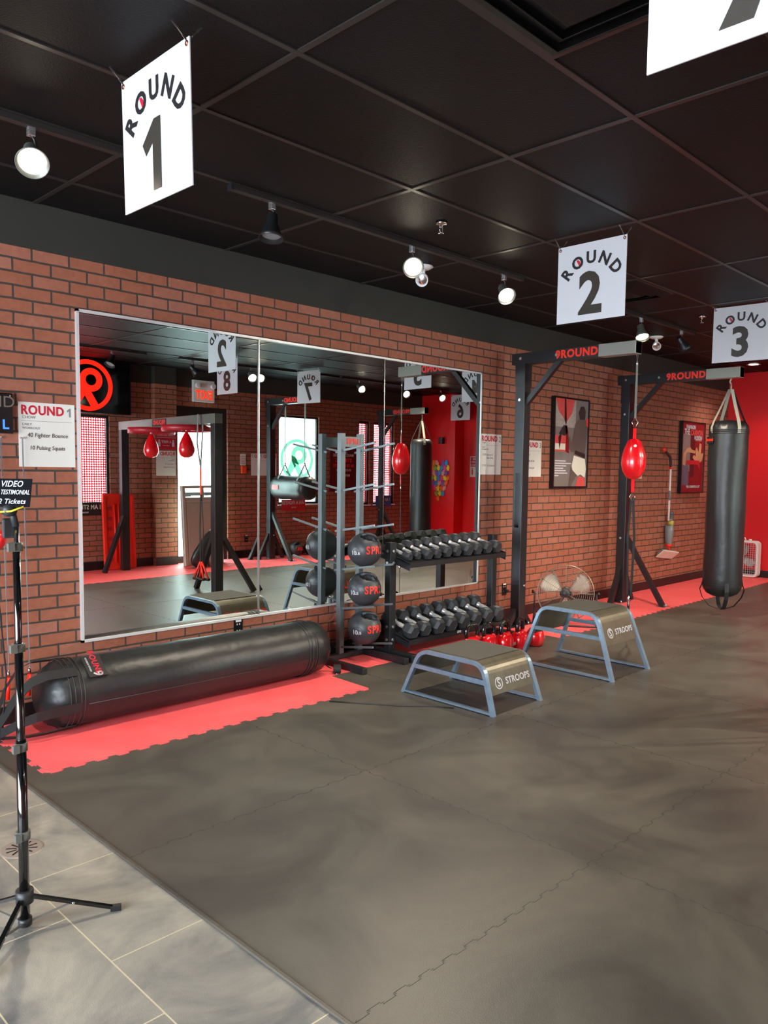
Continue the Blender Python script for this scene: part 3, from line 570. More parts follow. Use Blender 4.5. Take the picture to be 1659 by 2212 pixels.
# ------------------------------------------------------------------ double-end bag
t = thing('double_end_bag', 'red teardrop double-end bag on straps under the stand arm', 'boxing bag', (5.96, 3.13, 0))
MB().lathe([(0, 1.385), (0.035, 1.388), (0.060, 1.405), (0.085, 1.45), (0.098, 1.51), (0.094, 1.57), (0.075, 1.64), (0.048, 1.70), (0.030, 1.715), (0, 1.718)], None, 32).build('bladder', 'red_leather', t)
mb = MB()
for k in range(6):
    a = 2*PI*k/6; mb.tube([(r*math.cos(a)*1.006, r*math.sin(a)*1.006, z) for r, z in ((0.035, 1.388), (0.085, 1.45), (0.098, 1.51), (0.094, 1.57), (0.075, 1.64), (0.048, 1.70))], 0.0016, 5)
mb.build('seam', 'red_ink', t)
MB().lathe([(0, 0), (0.012, 0.0), (0.012, 0.004), (0, 0.005)], Matrix.Translation((-0.068, -0.045, 1.655)) @ Vector((-0.8, -0.55, 0.35)).to_track_quat('Z', 'Y').to_matrix().to_4x4(), 14).build('logo_stud', 'white_plastic', t)
MB().strap([(0, 0, 1.70), (0, 0, 1.80)], (0.6, -0.8, 0), 0.026, 0.01).strap([(0, 0, 1.40), (0, 0, 1.28)], (0.6, -0.8, 0), 0.024, 0.01).build('tab', 'red_leather', t)
MB().tube([(0, 0, 1.80), (0.016, -0.02, 1.85), (0.002, 0, 1.885), (-0.016, 0.02, 1.85), (0, 0, 1.80)], 0.0025, 6).tube([(0, 0, 1.285), (0.014, -0.018, 1.24), (0, 0, 1.20), (-0.014, 0.018, 1.24), (0, 0, 1.285)], 0.0025, 6).lathe([(0.004, 2.405), (0.01, 2.39), (0.004, 2.35), (0.009, 2.33), (0.003, 2.31)], None, 8).build('hook', 'chrome', t)
MB().strap([(0.002, 0, 1.88), (0.004, 0, 2.1), (0, 0, 2.33)], (0.6, -0.8, 0), 0.016).strap([(-0.008, 0, 1.94), (-0.01, 0, 2.1), (0, 0, 2.32)], (0.6, -0.8, 0), 0.008).build('upper_strap', 'webbing_grey', t)
MB().strap([(0.006, -0.005, 1.24), (0.02, -0.02, 0.9), (0.012, -0.012, 0.42)], (0.6, -0.8, 0), 0.02).strap([(-0.004, 0.005, 1.22), (-0.015, 0.02, 0.9), (-0.006, 0.008, 0.42)], (0.6, -0.8, 0), 0.016).strap([(0, 0, 0.36), (0, 0, 0.12)], (0.6, -0.8, 0), 0.02).build('lower_strap', 'webbing', t)
MB().lathe([(0.004, 0.42), (0.014, 0.40), (0.006, 0.37), (0.010, 0.35), (0.004, 0.33)], None, 8).tube([(0, 0, 0.12), (0.01, -0.01, 0.09), (0, 0, 0.06), (-0.006, 0.01, 0.035), (0, 0, 0.008)], 0.003, 6).build('snap_hook', 'chrome', t)

# ------------------------------------------------------------------ heavy bags
def heavy_mesh(L_, r, seg=48, lump=0.004, dome=0.10):
    prof = [(0, 0), (r*0.5, 0.006), (r*0.8, dome*0.35), (r*0.94, dome*0.7), (r, dome), (r, dome+0.06)]
    n = 24
    for i in range(1, n): prof.append((r*(1+0.01*math.sin(i*0.7)), dome+0.06+(L_-2*dome-0.12)*i/n))
    prof += [(r, L_-dome-0.06), (r, L_-dome), (r*0.95, L_-dome*0.6), (r*0.8, L_-dome*0.2), (r*0.4, L_-0.01), (0, L_)]
    return prof
t = thing('heavy_bag', 'tall black leather heavy bag hanging upright at the right', 'punching bag', (7.93, 3.14, 0))
body = MB().lathe(heavy_mesh(1.78, 0.187), Matrix.Translation((0, 0, 0.20)), 56); rb = random.Random(5)
for v in body.bm.verts:
    a = math.atan2(v.co.y, v.co.x); 
    if v.co.z > 1.88: k = 1+0.03*math.sin(a*17)+0.02*math.sin(a*7+1); v.co.x *= k; v.co.y *= k
    v.co.x += 0.006*math.sin(v.co.z*4+a*2)
body.build('body', 'leather_black', t)
for zs in ((0.315, 0.33, 0.36, 0.375), (1.84, 1.86, 1.875)):
    mb = MB()
    for z_ in zs: mb.tube([(0.189*math.cos(2*PI*k/40), 0.189*math.sin(2*PI*k/40), z_) for k in range(40)], 0.003, 5, closed=True)
    mb.build('stitching', 'rubber', t)
for a in (0.3, 1.87, 3.44, 5.01):
    c_, s_ = math.cos(a+0.6), math.sin(a+0.6); wd = (-s_, c_, 0)
    MB().strap([(0.186*c_, 0.186*s_, 1.84), (0.187*c_, 0.187*s_, 1.90), (0.165*c_, 0.165*s_, 1.965), (0.09*c_, 0.09*s_, 2.12), (0.02*c_, 0.02*s_, 2.28)], wd, 0.034, 0.003).build('hanging_strap', 'webbing_pale' if a < 4 else 'webbing', t)
for a in (0.6, 2.17, 3.74, 5.31):
    c_, s_ = math.cos(a), math.sin(a); MB().strap([(0.187*c_, 0.187*s_, 0.36), (0.20*c_, 0.20*s_, 0.31), (0.215*c_, 0.215*s_, 0.27), (0.19*c_, 0.19*s_, 0.19), (0.12*c_, 0.12*s_, 0.10), (0.03*c_, 0.03*s_, 0.07)], (-s_, c_, 0), 0.04, 0.003).build('bottom_strap', 'webbing', t)
MB().tube([(0.0, 0, 2.27), (0.02, 0.01, 2.30), (0, 0, 2.34), (-0.02, -0.01, 2.30)], 0.006, 8, closed=True).tube([(0, 0, 2.33), (0.0, 0.015, 2.355), (0, 0, 2.388)], 0.008, 8).build('ring', 'webbing_pale', t)
M = Matrix.Translation((-0.145, 0.128, 1.775)) @ Matrix.Rotation(-PI/2-0.72, 4, 'Z') @ Matrix(((1,0,0,0),(0,0,-1,0),(0,1,0,0),(0,0,0,1)))
MB().box(-0.06, 0.06, -0.035, 0.035, -0.002, 0.003, M).build('badge', 'black_ink', t); MB().text('9ROUND', 0.034, M @ Matrix.Translation((0, 0, 0.003)), 0.03).build('lettering', 'signal_red', t)
# long bag lying on the floor
t = thing('floor_heavy_bag', 'long black leather bag lying on the red mat under the mirror', 'punching bag', (1.60, 4.235, 0.195), -0.012)
prof = heavy_mesh(1.93, 0.187, dome=0.12)
Mx = Matrix.Rotation(PI/2, 4, 'Y')
body = MB().lathe(prof, Mx, 56)
for v in body.bm.verts:
    a = math.atan2(v.co.z, v.co.y); x_ = v.co.x; e = min(x_, 1.93-x_)
    if e < 0.12: k = 1+0.035*math.sin(a*14+1)*(1-e/0.12)*(1 if e > 0.02 else 0); v.co.y *= k; v.co.z *= k
    else:
        k = 1+0.008*math.sin(x_*9+a*2)+0.006*math.sin(x_*23+a*5); v.co.y *= k; v.co.z *= k
    if v.co.z < -0.15: v.co.z = -0.15-(-0.15-v.co.z)*0.8
    v.co.z += 0.0
body.build('body', 'leather_black', t)
for xs in ((0.105, 0.13, 0.16, 0.18), (1.70, 1.725, 1.755, 1.775)):
    mb = MB()
    for x_ in xs: mb.tube([(x_, 0.190*math.cos(2*PI*k/40), 0.190*math.sin(2*PI*k/40)) for k in range(40)], 0.0028, 5, closed=True)
    mb.build('stitching', 'dark_plastic', t)
mb = MB()
mb.tube([(0.2, -0.187, -0.03), (1.0, -0.188, -0.035), (1.75, -0.187, -0.03)], 0.0022, 5)
mb.build('side_seam', 'dark_plastic', t)
def ring_strap(ang0, reach):
    c_, s_ = math.cos(ang0), math.sin(ang0); return [(0.16, 0.190*c_, 0.190*s_), (0.08, 0.192*c_, 0.192*s_), (0.0, 0.195*c_, max(-0.185, 0.195*s_)), (-0.07, 0.185*c_, max(-0.187, 0.18*s_-0.01)), (-0.14, 0.14*c_, max(-0.188, 0.13*s_-0.05)), (-reach, 0.06*c_, max(-0.188, 0.05*s_-0.12)), (-reach-0.01, 0.0, -0.15)]
for a in (2.3, 3.35, 4.2, 1.2): MB().strap(ring_strap(a, 0.20), (0, -math.sin(a), math.cos(a)), 0.055, 0.004).build('end_strap', 'webbing', t)
MB().strap([(1.75, 0.06, -0.18), (1.93, -0.02, -0.12), (1.98, -0.06, -0.168)], (0, 1, 0), 0.03).strap([(1.93, 0.09, 0.10), (1.975, 0.09, 0.03), (1.945, 0.09, -0.06)], (0, 1, 0), 0.04).build('end_strap', 'webbing', t)
M = Matrix.Rotation(0.0, 4, 'X') @ Matrix.Translation((0.262, -0.112, 0.152)) @ Matrix.Rotation(math.radians(-53), 4, 'X') @ Matrix(((1,0,0,0),(0,0,-1,0),(0,1,0,0),(0,0,0,1))) @ Matrix.Rotation(-PI/2, 4, 'Z')
MB().box(-0.075, 0.075, -0.05, 0.05, -0.004, 0.003, M).build('badge', 'black_ink', t)
MB().text('ROUND', 0.046, M @ Matrix.Translation((-0.018, 0.008, 0.003)), 0.03).build('lettering', 'red_ink', t); MB().text('9', 0.07, M @ Matrix.Translation((0.056, 0, 0.003)), 0.02).text('KICKBOX FITNESS', 0.012, M @ Matrix.Translation((-0.012, -0.030, 0.003)), 0.01).build('white_lettering', 'white_board', t)
t = thing('ankle_strap', 'small black padded ankle strap lying past the right end of the floor bag', 'strap', (3.585, 4.085, 0.006), 0.9)
MB().strap([(0.045*math.cos(a), 0, 0.028+0.026*math.sin(a)) for a in [2*PI*i/20 for i in range(21)]], (0, 1, 0), 0.05, 0.007).build('cuff', 'webbing', t)
MB().tube([(-0.05, -0.02, 0.006), (-0.06, 0.0, 0.006), (-0.05, 0.02, 0.006)], 0.003, 6).build('ring', 'chrome', t)

# horizontal bag on stand 7
t = thing('uppercut_bag', 'blue-black horizontal bag slung from two straps reflected before the window', 'punching bag', (7.30, -0.56, 1.14))
body = MB().lathe([(0, 0), (0.10, 0.004), (0.155, 0.03), (0.178, 0.07)] + [(0.182+0.003*math.sin(i), 0.07+0.74*i/12) for i in range(1, 12)] + [(0.178, 0.81), (0.155, 0.85), (0.10, 0.876), (0, 0.88)], Matrix.Translation((0, -0.44, 0)) @ Matrix.Rotation(-PI/2, 4, 'X'), 48)
for v in body.bm.verts:
    a = math.atan2(v.co.z, v.co.x); e = 0.44-abs(v.co.y)
    if e < 0.07 and e > 0.005: k = 1+0.03*math.sin(a*22); v.co.x *= k; v.co.z *= k
body.build('body', 'leather_black', t)
for yy, zz in ((-0.22, 1.27), (0.27, 1.27)):
    MB().strap([(-0.17, yy-0.02, 0.06), (-0.06, yy, 0.24), (0, yy, 0.36), (0.06, yy, 0.24), (0.17, yy-0.02, 0.06)], (0, 1, 0), 0.035, 0.004).build('sling', 'webbing_grey', t)
    MB().strap([(0, yy, 0.36), (0.0, yy, 0.8), (0, yy, zz)], (0, 1, 0), 0.02, 0.003).strap([(0.01, yy+0.03, 0.45), (0.0, yy+0.03, 0.8), (0, yy+0.02, zz)], (0, 1, 0), 0.01, 0.003).build('strap', 'webbing_grey', t)
    MB().lathe([(0.006, 0.38), (0.018, 0.36), (0.006, 0.33)], Matrix.Translation((0, yy, 0)), 8).build('buckle', 'chrome', t)
M = Matrix.Translation((-0.05, -0.30, 0.02)) @ Matrix.Rotation(0.0, 4, 'Z')
MB().box(0.182, 0.188, -0.10, 0.02, -0.04, 0.03).box(-0.188, -0.182, -0.30, -0.14, -0.03, 0.04).build('badge', 'red_wood', t)
# tall bag on stand 6
t = thing('reflected_heavy_bag', 'black leather heavy bag seen hanging in the mirror before the red wall', 'punching bag', (9.69, -0.16, 0))
MB().lathe(heavy_mesh(1.75, 0.185), Matrix.Translation((0, 0, 0.22)), 40).build('body', 'leather_black', t)
for k in range(4):
    a = k*PI/2+0.5; c_, s_ = math.cos(a), math.sin(a); MB().strap([(0.184*c_, 0.184*s_, 1.86), (0.165*c_, 0.165*s_, 1.965), (0.02*c_, 0.02*s_, 2.26)], (-s_, c_, 0), 0.034, 0.003).build('hanging_strap', 'webbing_pale' if k % 2 else 'webbing', t)
MB().tube([(0, 0, 2.25), (0.015, 0, 2.3), (0, 0, 2.378)], 0.008, 8).build('ring', 'steel', t)

# ------------------------------------------------------------------ medicine ball rack
RX1, RX2, RY = 3.865, 4.055, 4.375
t = thing('ball_rack', 'grey steel medicine ball rack with two uprights and upturned pegs', 'rack', (RX1, RY, 0))
for x_ in (0, RX2-RX1): MB().box(x_-0.022, x_+0.022, -0.022, 0.022, 0.05, 1.70, bev=0.003).build('upright', 'rack_grey', t)
MB().box(0.022, RX2-RX1-0.022, -0.018, 0.018, 1.60, 1.675).build('top_plate', 'rack_grey', t)
M = FR((RX2-RX1)/2, -0.019, 1.638); MB().text('SPRI', 0.062, M, 0.03, sx=1.0).text('.', 0.05, M @ Matrix.Translation((0.072, 0.0, 0)), 0.02).build('lettering', 'signal_red', t)
for lv in range(6):
    z_ = 0.10+0.294*lv
    for x_ in (0, RX2-RX1): MB().bar((x_, 0.06, z_-0.012), (x_, -0.36, z_+0.055), 0.014, 0.014).build('peg', 'rack_grey', t)
for x_ in (-0.17, 0.25): MB().box(x_-0.022, x_+0.022, -0.46, 0.09, 0.006, 0.05, bev=0.003).build('foot', 'frame_black', t)
MB().box(-0.148, 0.228, -0.022, 0.022, 0.012, 0.05, bev=0.002).build('crossbar', 'frame_black', t)
def med_ball(loc, rz, label, kg='10', group='handled medicine balls on the rack', rx=0.0, sc=1.0):
    t = thing('medicine_ball', label, 'medicine ball', loc, rz, group); t.rotation_euler = (rx, 0, rz); t.scale = (sc,)*3
    r = 0.127; bm_ = MB(); b_ = bm_.bm
    bmesh.ops.create_icosphere(b_, subdivisions=5, radius=r)
    ax = Vector((0.13, -0.52, 0.80)).normalized(); tt = Vector((0.92, -0.10, -0.25)); tt = (tt-ax*tt.dot(ax)).normalized(); nn = ax.cross(tt)
    for v in b_.verts:
        # two finger recesses either side of the moulded grip near the top
        c_ = ax*0.118; d = v.co-c_; u_ = d.dot(tt)/0.068; w_ = d.dot(nn)/0.040; q = u_*u_+w_*w_
        if q < 1 and v.co.dot(ax) > 0.03: v.co -= ax*0.085*(1-q)**0.45
    for f in b_.faces: f.smooth = True
    o = bm_.build('shell', 'ball_rubber', t)
    mb = MB(); mb.tube([ax*0.106+tt*0.060+nn*0.018, ax*0.124+tt*0.03+nn*0.024, ax*0.126+nn*0.024, ax*0.124-tt*0.03+nn*0.024, ax*0.106-tt*0.060+nn*0.018], 0.013, 12); mb.build('grip', 'ball_rubber', t)
    def sph_text(s, size, az, el, matn, nm, bold, rr=r+0.0006):
        mb = MB(); me = text_mesh(s, bold, 'CENTER', 0.0); vs = []
        for v in me[0]:
            a = az + v[0]*size/r; e = el + v[1]*size/r; R_ = rr + v[2]*0.0012
            vs.append(mb.bm.verts.new((R_*math.cos(e)*math.sin(a), -R_*math.cos(e)*math.cos(a), R_*math.sin(e))))
        for f in me[1]:
            try: mb.bm.faces.new([vs[i] for i in f])
            except ValueError: pass
        # round text lies on the sphere: subdivide long faces not needed at this size
        mb.build(nm, matn, o)
    mbl = MB()
    for (ch, a_) in (('S', -0.20), ('P', 0.10), ('R', 0.42), ('I', 0.74)):
        me = text_mesh(ch, 0.025, 'CENTER', 0.0); vs = []
        for v in me[0]:
            a = a_ + v[0]*0.064/r; e = 0.03 + v[1]*0.078/r; R_ = r+0.0015 + v[2]*0.0012; vs.append(mbl.bm.verts.new((R_*math.cos(e)*math.sin(a), -R_*math.cos(e)*math.cos(a), R_*math.sin(e))))
        for f in me[1]:
            try: mbl.bm.faces.new([vs[i] for i in f])
            except ValueError: pass
    mbl.build('lettering', 'signal_red', o)
    sph_text(kg, 0.045, -1.08, -0.12, 'white_board', 'weight_mark', 0.02, r+0.0015); sph_text('LB', 0.028, -0.80, -0.14, 'white_board', 'weight_mark', 0.02, r+0.0015)
    mb = MB()
    for (el, k) in ((-0.35, 1),): mb.tube([((r+0.0005)*math.cos(el)*math.sin(a), -(r+0.0005)*math.cos(el)*math.cos(a), (r+0.0005)*math.sin(el)) for a in [2*PI*i/48 for i in range(48)]], 0.0014, 5, closed=True)
    cc = Vector((math.sin(-0.95), -math.cos(-0.95), -0.12)).normalized(); u_ = cc.cross(Vector((0, 0, 1))).normalized(); v_ = cc.cross(u_)
    mb.tube([(cc + (u_*math.cos(a)+v_*math.sin(a))*0.36).normalized()*(r+0.0004) for a in [2*PI*i/32 for i in range(32)]], 0.0013, 5, closed=True); mb.build('moulding_line', 'dark_plastic', t)
    return t
bx = (RX1+RX2)/2+0.02; by = 4.235
m1 = med_ball((bx, by, 0.838), -0.35, 'black medicine ball highest on the rack, level with the dumbbell shelf')
dup(m1, (bx, by, 0.544), -0.42, 'black medicine ball in the middle of the three on the rack'); dup(m1, (bx+0.005, by, 0.250), -0.25, 'black medicine ball lowest on the rack near the floor')
m4 = dup(m1, (7.86, -1.25, 0.122), PI-0.2, 'black medicine ball on the red border in the mirror, beside the stand brace', 'medicine balls on the far floor', 0.95)
dup(m1, (8.18, -1.25, 0.122), PI+0.3, 'black medicine ball on the red border in the mirror, half hidden by rack ball', 'medicine balls on the far floor', 0.95)

# ------------------------------------------------------------------ dumbbell rack
DX0, DX1, DY = 4.20, 5.46, 4.18
t = thing('dumbbell_rack', 'black two-shelf dumbbell rack in front of the mirror corner', 'rack', (DX0, DY, 0)); W_ = DX1-DX0
for x_ in (0, W_): MB().box(x_-0.032, x_+0.032, -0.03, 0.03, 0.06, 0.885, bev=0.003).build('upright', 'frame_black', t)
for x_ in (0, W_): MB().box(x_-0.03, x_+0.03, -0.27, 0.27, 0.008, 0.062, bev=0.003).build('foot', 'frame_black', t)
for z0, nm in ((0.705, 'upper'), (0.115, 'lower')):
    mb = MB(); y0, y1, dz = -0.17, 0.17, 0.085
    M = Matrix(((1, 0, 0, 0), (0, 1, 0, 0), (0, dz/(y1-y0), 1, z0+0.028-y0*dz/(y1-y0)), (0, 0, 0, 1)))
    mb.box(0.032, W_-0.032, y0, y1, -0.006, 0.0, M); mb.box(0.032, W_-0.032, y0-0.004, y0, -0.03, 0.008, M); mb.box(0.032, W_-0.032, y1, y1+0.004, -0.02, 0.03, M)
    mb.box(0.032, 0.036, y0, y1, -0.055, 0.012, M).box(W_-0.036, W_-0.032, y0, y1, -0.055, 0.012, M); mb.build('shelf', 'frame_black', t)
mb = MB()
for x_ in (0, W_):
    for z_ in (0.82, 0.73, 0.24, 0.14): mb.cyl((x_, -0.03, z_), (x_, -0.036, z_), 0.011, 10); mb.cyl((x_-0.032, 0, z_), (x_-0.038, 0, z_), 0.011, 10)
mb.build('bolts', 'bright_bolt', t); MB().text('SPRI', 0.026, FR(0.62, -0.1745, 0.137), 0.02).build('lettering', 'white_board', t)
_db = {}
def dumbbell(x, row, r, L_, label, g):
    k = (round(r, 3), round(L_, 2)); y0 = DY; dz = 0.085/0.34; ang = math.atan(dz); z0 = (0.733 if row else 0.143); 
    # centre above the tilted shelf
    c = Vector((x, y0-0.01, z0 + 0.17*dz - 0.0 + (r*0.875)/math.cos(ang)))
    if k in _db: o = dup(_db[k], c, None, label, g); o.rotation_euler = (ang, 0, random.uniform(-0.03, 0.03)); return o
    t = thing('dumbbell', label, 'dumbbell', c, 0, g); t.rotation_euler = (ang, 0, 0); h = L_*0.30; rot = Matrix.Rotation(PI/6, 4, 'Z')
    for s_ in (-1, 1):
        mb = MB(); M = Matrix.Translation((0, s_*(L_/2-h), 0)) @ Matrix.Rotation(-s_*PI/2, 4, 'X')
        mb.lathe([(0, 0), (r*0.72, 0), (r, h*0.28), (r*1.0, h*0.75), (r*0.78, h), (r*0.72, h), (r*0.70, h*0.97), (0, h*0.97)], M, 6, smooth=False); hd = mb.build('head', 'hex_rubber', t)
        yy = s_*(L_/2-h*0.45); MB().box(-r*0.30, r*0.30, yy-h*0.16, yy+h*0.16, r*0.862, r*0.872).build('weight_mark', 'grey_plastic', hd)
    g_ = L_/2-h; mb = MB(); rr = max(0.013, r*0.27); mb.tube([(0, -g_, 0), (0, -g_*0.86, 0), (0, -g_*0.8, 0), (0, -g_*0.4, 0), (0, 0, 0), (0, g_*0.4, 0), (0, g_*0.8, 0), (0, g_*0.86, 0), (0, g_, 0)], [rr*1.3, rr*1.3, rr*0.85, rr*1.05, rr*1.12, rr*1.05, rr*0.85, rr*1.3, rr*1.3], 14); mb.build('handle', 'handle_chrome', t)
    _db[k] = t; return t
ords = ['first', 'second', 'third', 'fourth', 'fifth', 'sixth', 'seventh', 'eighth', 'ninth', 'tenth']
tx = [4.292, 4.393, 4.497, 4.592, 4.715, 4.822, 4.955, 5.066, 5.205, 5.325]; tr = [0.034, 0.034, 0.043, 0.043, 0.050, 0.050, 0.054, 0.054, 0.056, 0.056]
tx = [4.283, 4.378, 4.478, 4.582, 4.700, 4.818, 4.945, 5.068, 5.200, 5.330]
for i, (x_, r_) in enumerate(zip(tx, tr)): dumbbell(x_, 1, r_, 0.25 if r_ < 0.04 else 0.30 if r_ < 0.052 else 0.33, 'black hex dumbbell, %s from the left on the upper shelf' % ords[i], 'hex dumbbells on the upper shelf')
bxs = [4.300, 4.440, 4.585, 4.735, 4.890, 5.045, 5.200, 5.350]; brs = [0.062, 0.062, 0.066, 0.066, 0.070, 0.070, 0.072, 0.072]
for i, (x_, r_) in enumerate(zip(bxs, brs)): dumbbell(x_, 0, r_, 0.34 if r_ < 0.065 else 0.37, 'large black hex dumbbell, %s from the left on the lower shelf' % ords[i], 'hex dumbbells on the lower shelf')

# ------------------------------------------------------------------ kettlebells
kt = thing('kettlebell', 'red kettlebell with black handle, rightmost and apart from the row', 'kettlebell', (5.36, 3.64, 0.004), 0.5, 'red kettlebells on the floor')
kb = MB().lathe([(0, 0), (0.05, 0), (0.062, 0.008), (0.075, 0.045), (0.077, 0.075), (0.068, 0.115), (0.048, 0.142), (0.03, 0.15), (0, 0.152)], None, 28)
kb.tube([(-0.048, 0, 0.12), (-0.052, 0, 0.155)], [0.022, 0.017], 12).tube([(0.048, 0, 0.12), (0.052, 0, 0.155)], [0.022, 0.017], 12).build('bell', 'red_enamel', kt)
MB().tube([(-0.053, 0, 0.148), (-0.060, 0, 0.18), (-0.058, 0, 0.208), (-0.042, 0, 0.232), (-0.015, 0, 0.242), (0.015, 0, 0.242), (0.042, 0, 0.232), (0.058, 0, 0.208), (0.060, 0, 0.18), (0.053, 0, 0.148)], 0.0175, 14).build('handle', 'black_enamel', kt)
MB().text('10', 0.035, FR(0.02, -0.0785, 0.07), 0.01).build('weight_mark', 'white_board', kt)
for (x_, y_, rz, sc, lb) in ((5.165, 3.655, 0.25, 1.0, 'red kettlebell with black handle, second from the right beside the step leg'), (4.995, 3.68, 0.1, 1.0, 'red kettlebell with black handle in the middle of the row'), (4.84, 3.72, -0.1, 1.0, 'red kettlebell with black handle, second from the left behind the low step'), (4.68, 3.76, -0.15, 1.0, 'red kettlebell with black handle, leftmost, only its handle showing')):
    dup(kt, (x_, y_, 0.004), rz, lb, None, sc)

# ------------------------------------------------------------------ plyo steps
def step_box(x0, x1, ft, yt0, yt1, yf0, yf1, H, label, rz=0.0):
    t = thing('step_platform', label, 'step platform', ((x0+x1)/2, (yf0+yf1)/2, 0.004), rz, 'steel step platforms'); cy = (yf0+yf1)/2; hx = (x1-x0)/2; a0, a1, b0, b1 = yt0-cy, yt1-cy, yf0-cy, yf1-cy
    ex = ft
    def prof():
        P = []; rc = 0.075
        # outline in (y,z): foot, curved shoulder, top, curved shoulder, foot
        def leg(yb, yt_, sgn):
            return Vector((yb, 0.0)), Vector((yt_, H))
        A = Vector((b0, 0.006)); B = Vector((a0-0.02, H)); Cc = Vector((a1+0.02, H)); D = Vector((b1, 0.006))
        def fillet(p, q, r_, n=7):
            u = (p-q).normalized(); v = (r_-q).normalized(); d = rc; s0 = q+u*d; s1_ = q+v*d; return [s0*(1-k/n)**2 + q*2*(k/n)*(1-k/n) + s1_*(k/n)**2 for k in range(n+1)]
        return [A]+fillet(A, B, Cc)+fillet(B, Cc, D)+[D]
    P = prof()
    for s_ in (-1, 1):
        def X(z): return s_*(hx + ex*(1-z/H))
        o = MB().strap([(X(p.y), p.x, p.y-0.012) for p in P], (1, 0, 0), 0.03, 0.024).build('side_frame', 'worn_steel', t)
        zl = H*0.62; k = zl/H; yA = b0+(a0-0.02-b0)*k; yB = b1+(a1+0.02-b1)*k
        MB().bar((X(zl), yA+0.01, zl), (X(zl), yB-0.01, zl), 0.024, 0.026).build('side_rail', 'worn_steel', t)
        MB().bar((X(0.01), b0, 0.012), (X(0.01), b1, 0.012), 0.03, 0.012).build('floor_rail', 'worn_steel', t)
    # wrapped sheet panel
    sh = [p for p in P if p.y > H*0.50]; 
    def at(z, a, b): return a+(b-a)*(z/H)
    zb = H*0.50 if H > 0.4 else H*0.36
    s0 = Vector((at(zb, b0, a0-0.02), zb)); s1_ = Vector((at(zb, b1, a1+0.02), zb)); core = [p for p in P if p.y > H*0.70]
    pts = [s0]+core+[s1_]; mb = MB(); wmax = 2*hx+2*ex*(1-zb/H)-0.02
    mb.strap([(0, p.x, p.y+0.001) for p in pts], (1, 0, 0), 2*hx-0.0, 0.004); dk = mb.build('deck_panel', 'step_panel', t)
    MB().box(-hx+0.01, hx-0.01, a0+0.03, a1-0.03, H+0.002, H+0.006).build('grip_mat', 'grip_top', t)
    # lettering on both end faces
    q0, q1 = core[0], s0; d = (core[0]-s0); ang = math.atan2(d.x, d.y); mid = (core[0]+s0)/2
    M = Matrix.Translation((0.03, mid.x-0.004, mid.y)) @ Matrix.Rotation(-ang, 4, 'X') @ Matrix(((1,0,0,0),(0,0,-1,0),(0,1,0,0),(0,0,0,1)))
    mb = MB(); mb.text('STROOPS', 0.056, M @ Matrix.Translation((0.035, 0, 0)), 0.02, sx=0.98)
    for i in range(24):
        a0_, a1_ = 2*PI*i/24, 2*PI*(i+1)/24; mb.poly([(-0.155+0.036*math.cos(a0_), 0.036*math.sin(a0_)), (-0.155+0.036*math.cos(a1_), 0.036*math.sin(a1_)), (-0.155+0.029*math.cos(a1_), 0.029*math.sin(a1_)), (-0.155+0.029*math.cos(a0_), 0.029*math.sin(a0_))], M, 0.001)
    mb.text('S', 0.066, M @ Matrix.Translation((-0.155, 0, 0)), 0.02); mb.build('lettering', 'white_board', dk)
    mid = Vector((-mid.x, mid.y)) if False else Vector(((core[-1].x+s1_.x)/2, mid.y)); 
    M = Matrix.Translation((0, mid.x+0.004, mid.y)) @ Matrix.Rotation(ang, 4, 'X') @ Matrix.Rotation(PI, 4, 'Z') @ Matrix(((1,0,0,0),(0,0,-1,0),(0,1,0,0),(0,0,0,1)))
    MB().text('9ROUND', 0.095, M, 0.035).build('back_lettering', 'signal_red', dk)
    return t
step_box(3.62, 4.06, 0.02, 2.84, 3.30, 2.72, 3.45, 0.30, 'low grey steel step in front of the dumbbell rack')
step_box(4.845, 5.285, 0.04, 2.80, 3.22, 2.62, 3.39, 0.45, 'taller grey steel step in front of the floor fan')

# ------------------------------------------------------------------ fans
t = thing('drum_fan', 'black wire floor fan with pale blades behind the taller step', 'fan', (6.33, 3.97, 0.30))
d = Vector((-6.33, -3.97+0.2, 0.9)).normalized(); Mf = d.to_track_quat('Z', 'Y').to_matrix().to_4x4(); R0 = 0.262
mb = MB()
for zz in (-0.075, 0.075):
    for k in range(1, 15):
        r_ = R0*k/14; z_ = zz*(1.15-0.5*(k/14)**2)
        mb.tube([Mf @ Vector((r_*math.cos(2*PI*i/48), r_*math.sin(2*PI*i/48), z_)) for i in range(48)], 0.0011 if k < 14 else 0.004, 4, closed=True)
    for k in range(12):
        a = 2*PI*k/12; mb.tube([Mf @ Vector((R0*f*math.cos(a), R0*f*math.sin(a), zz*(1.15-0.5*f*f))) for f in (0.1, 0.4, 0.7, 1.0)], 0.0018, 4)
mb.build('grille', 'wire_bronze', t)
MB().lathe([(R0, -0.008), (R0+0.004, -0.008), (R0+0.004, 0.008), (R0, 0.008), (R0, -0.008)], Mf, 56).build('drum_ring', 'wire_bronze', t)
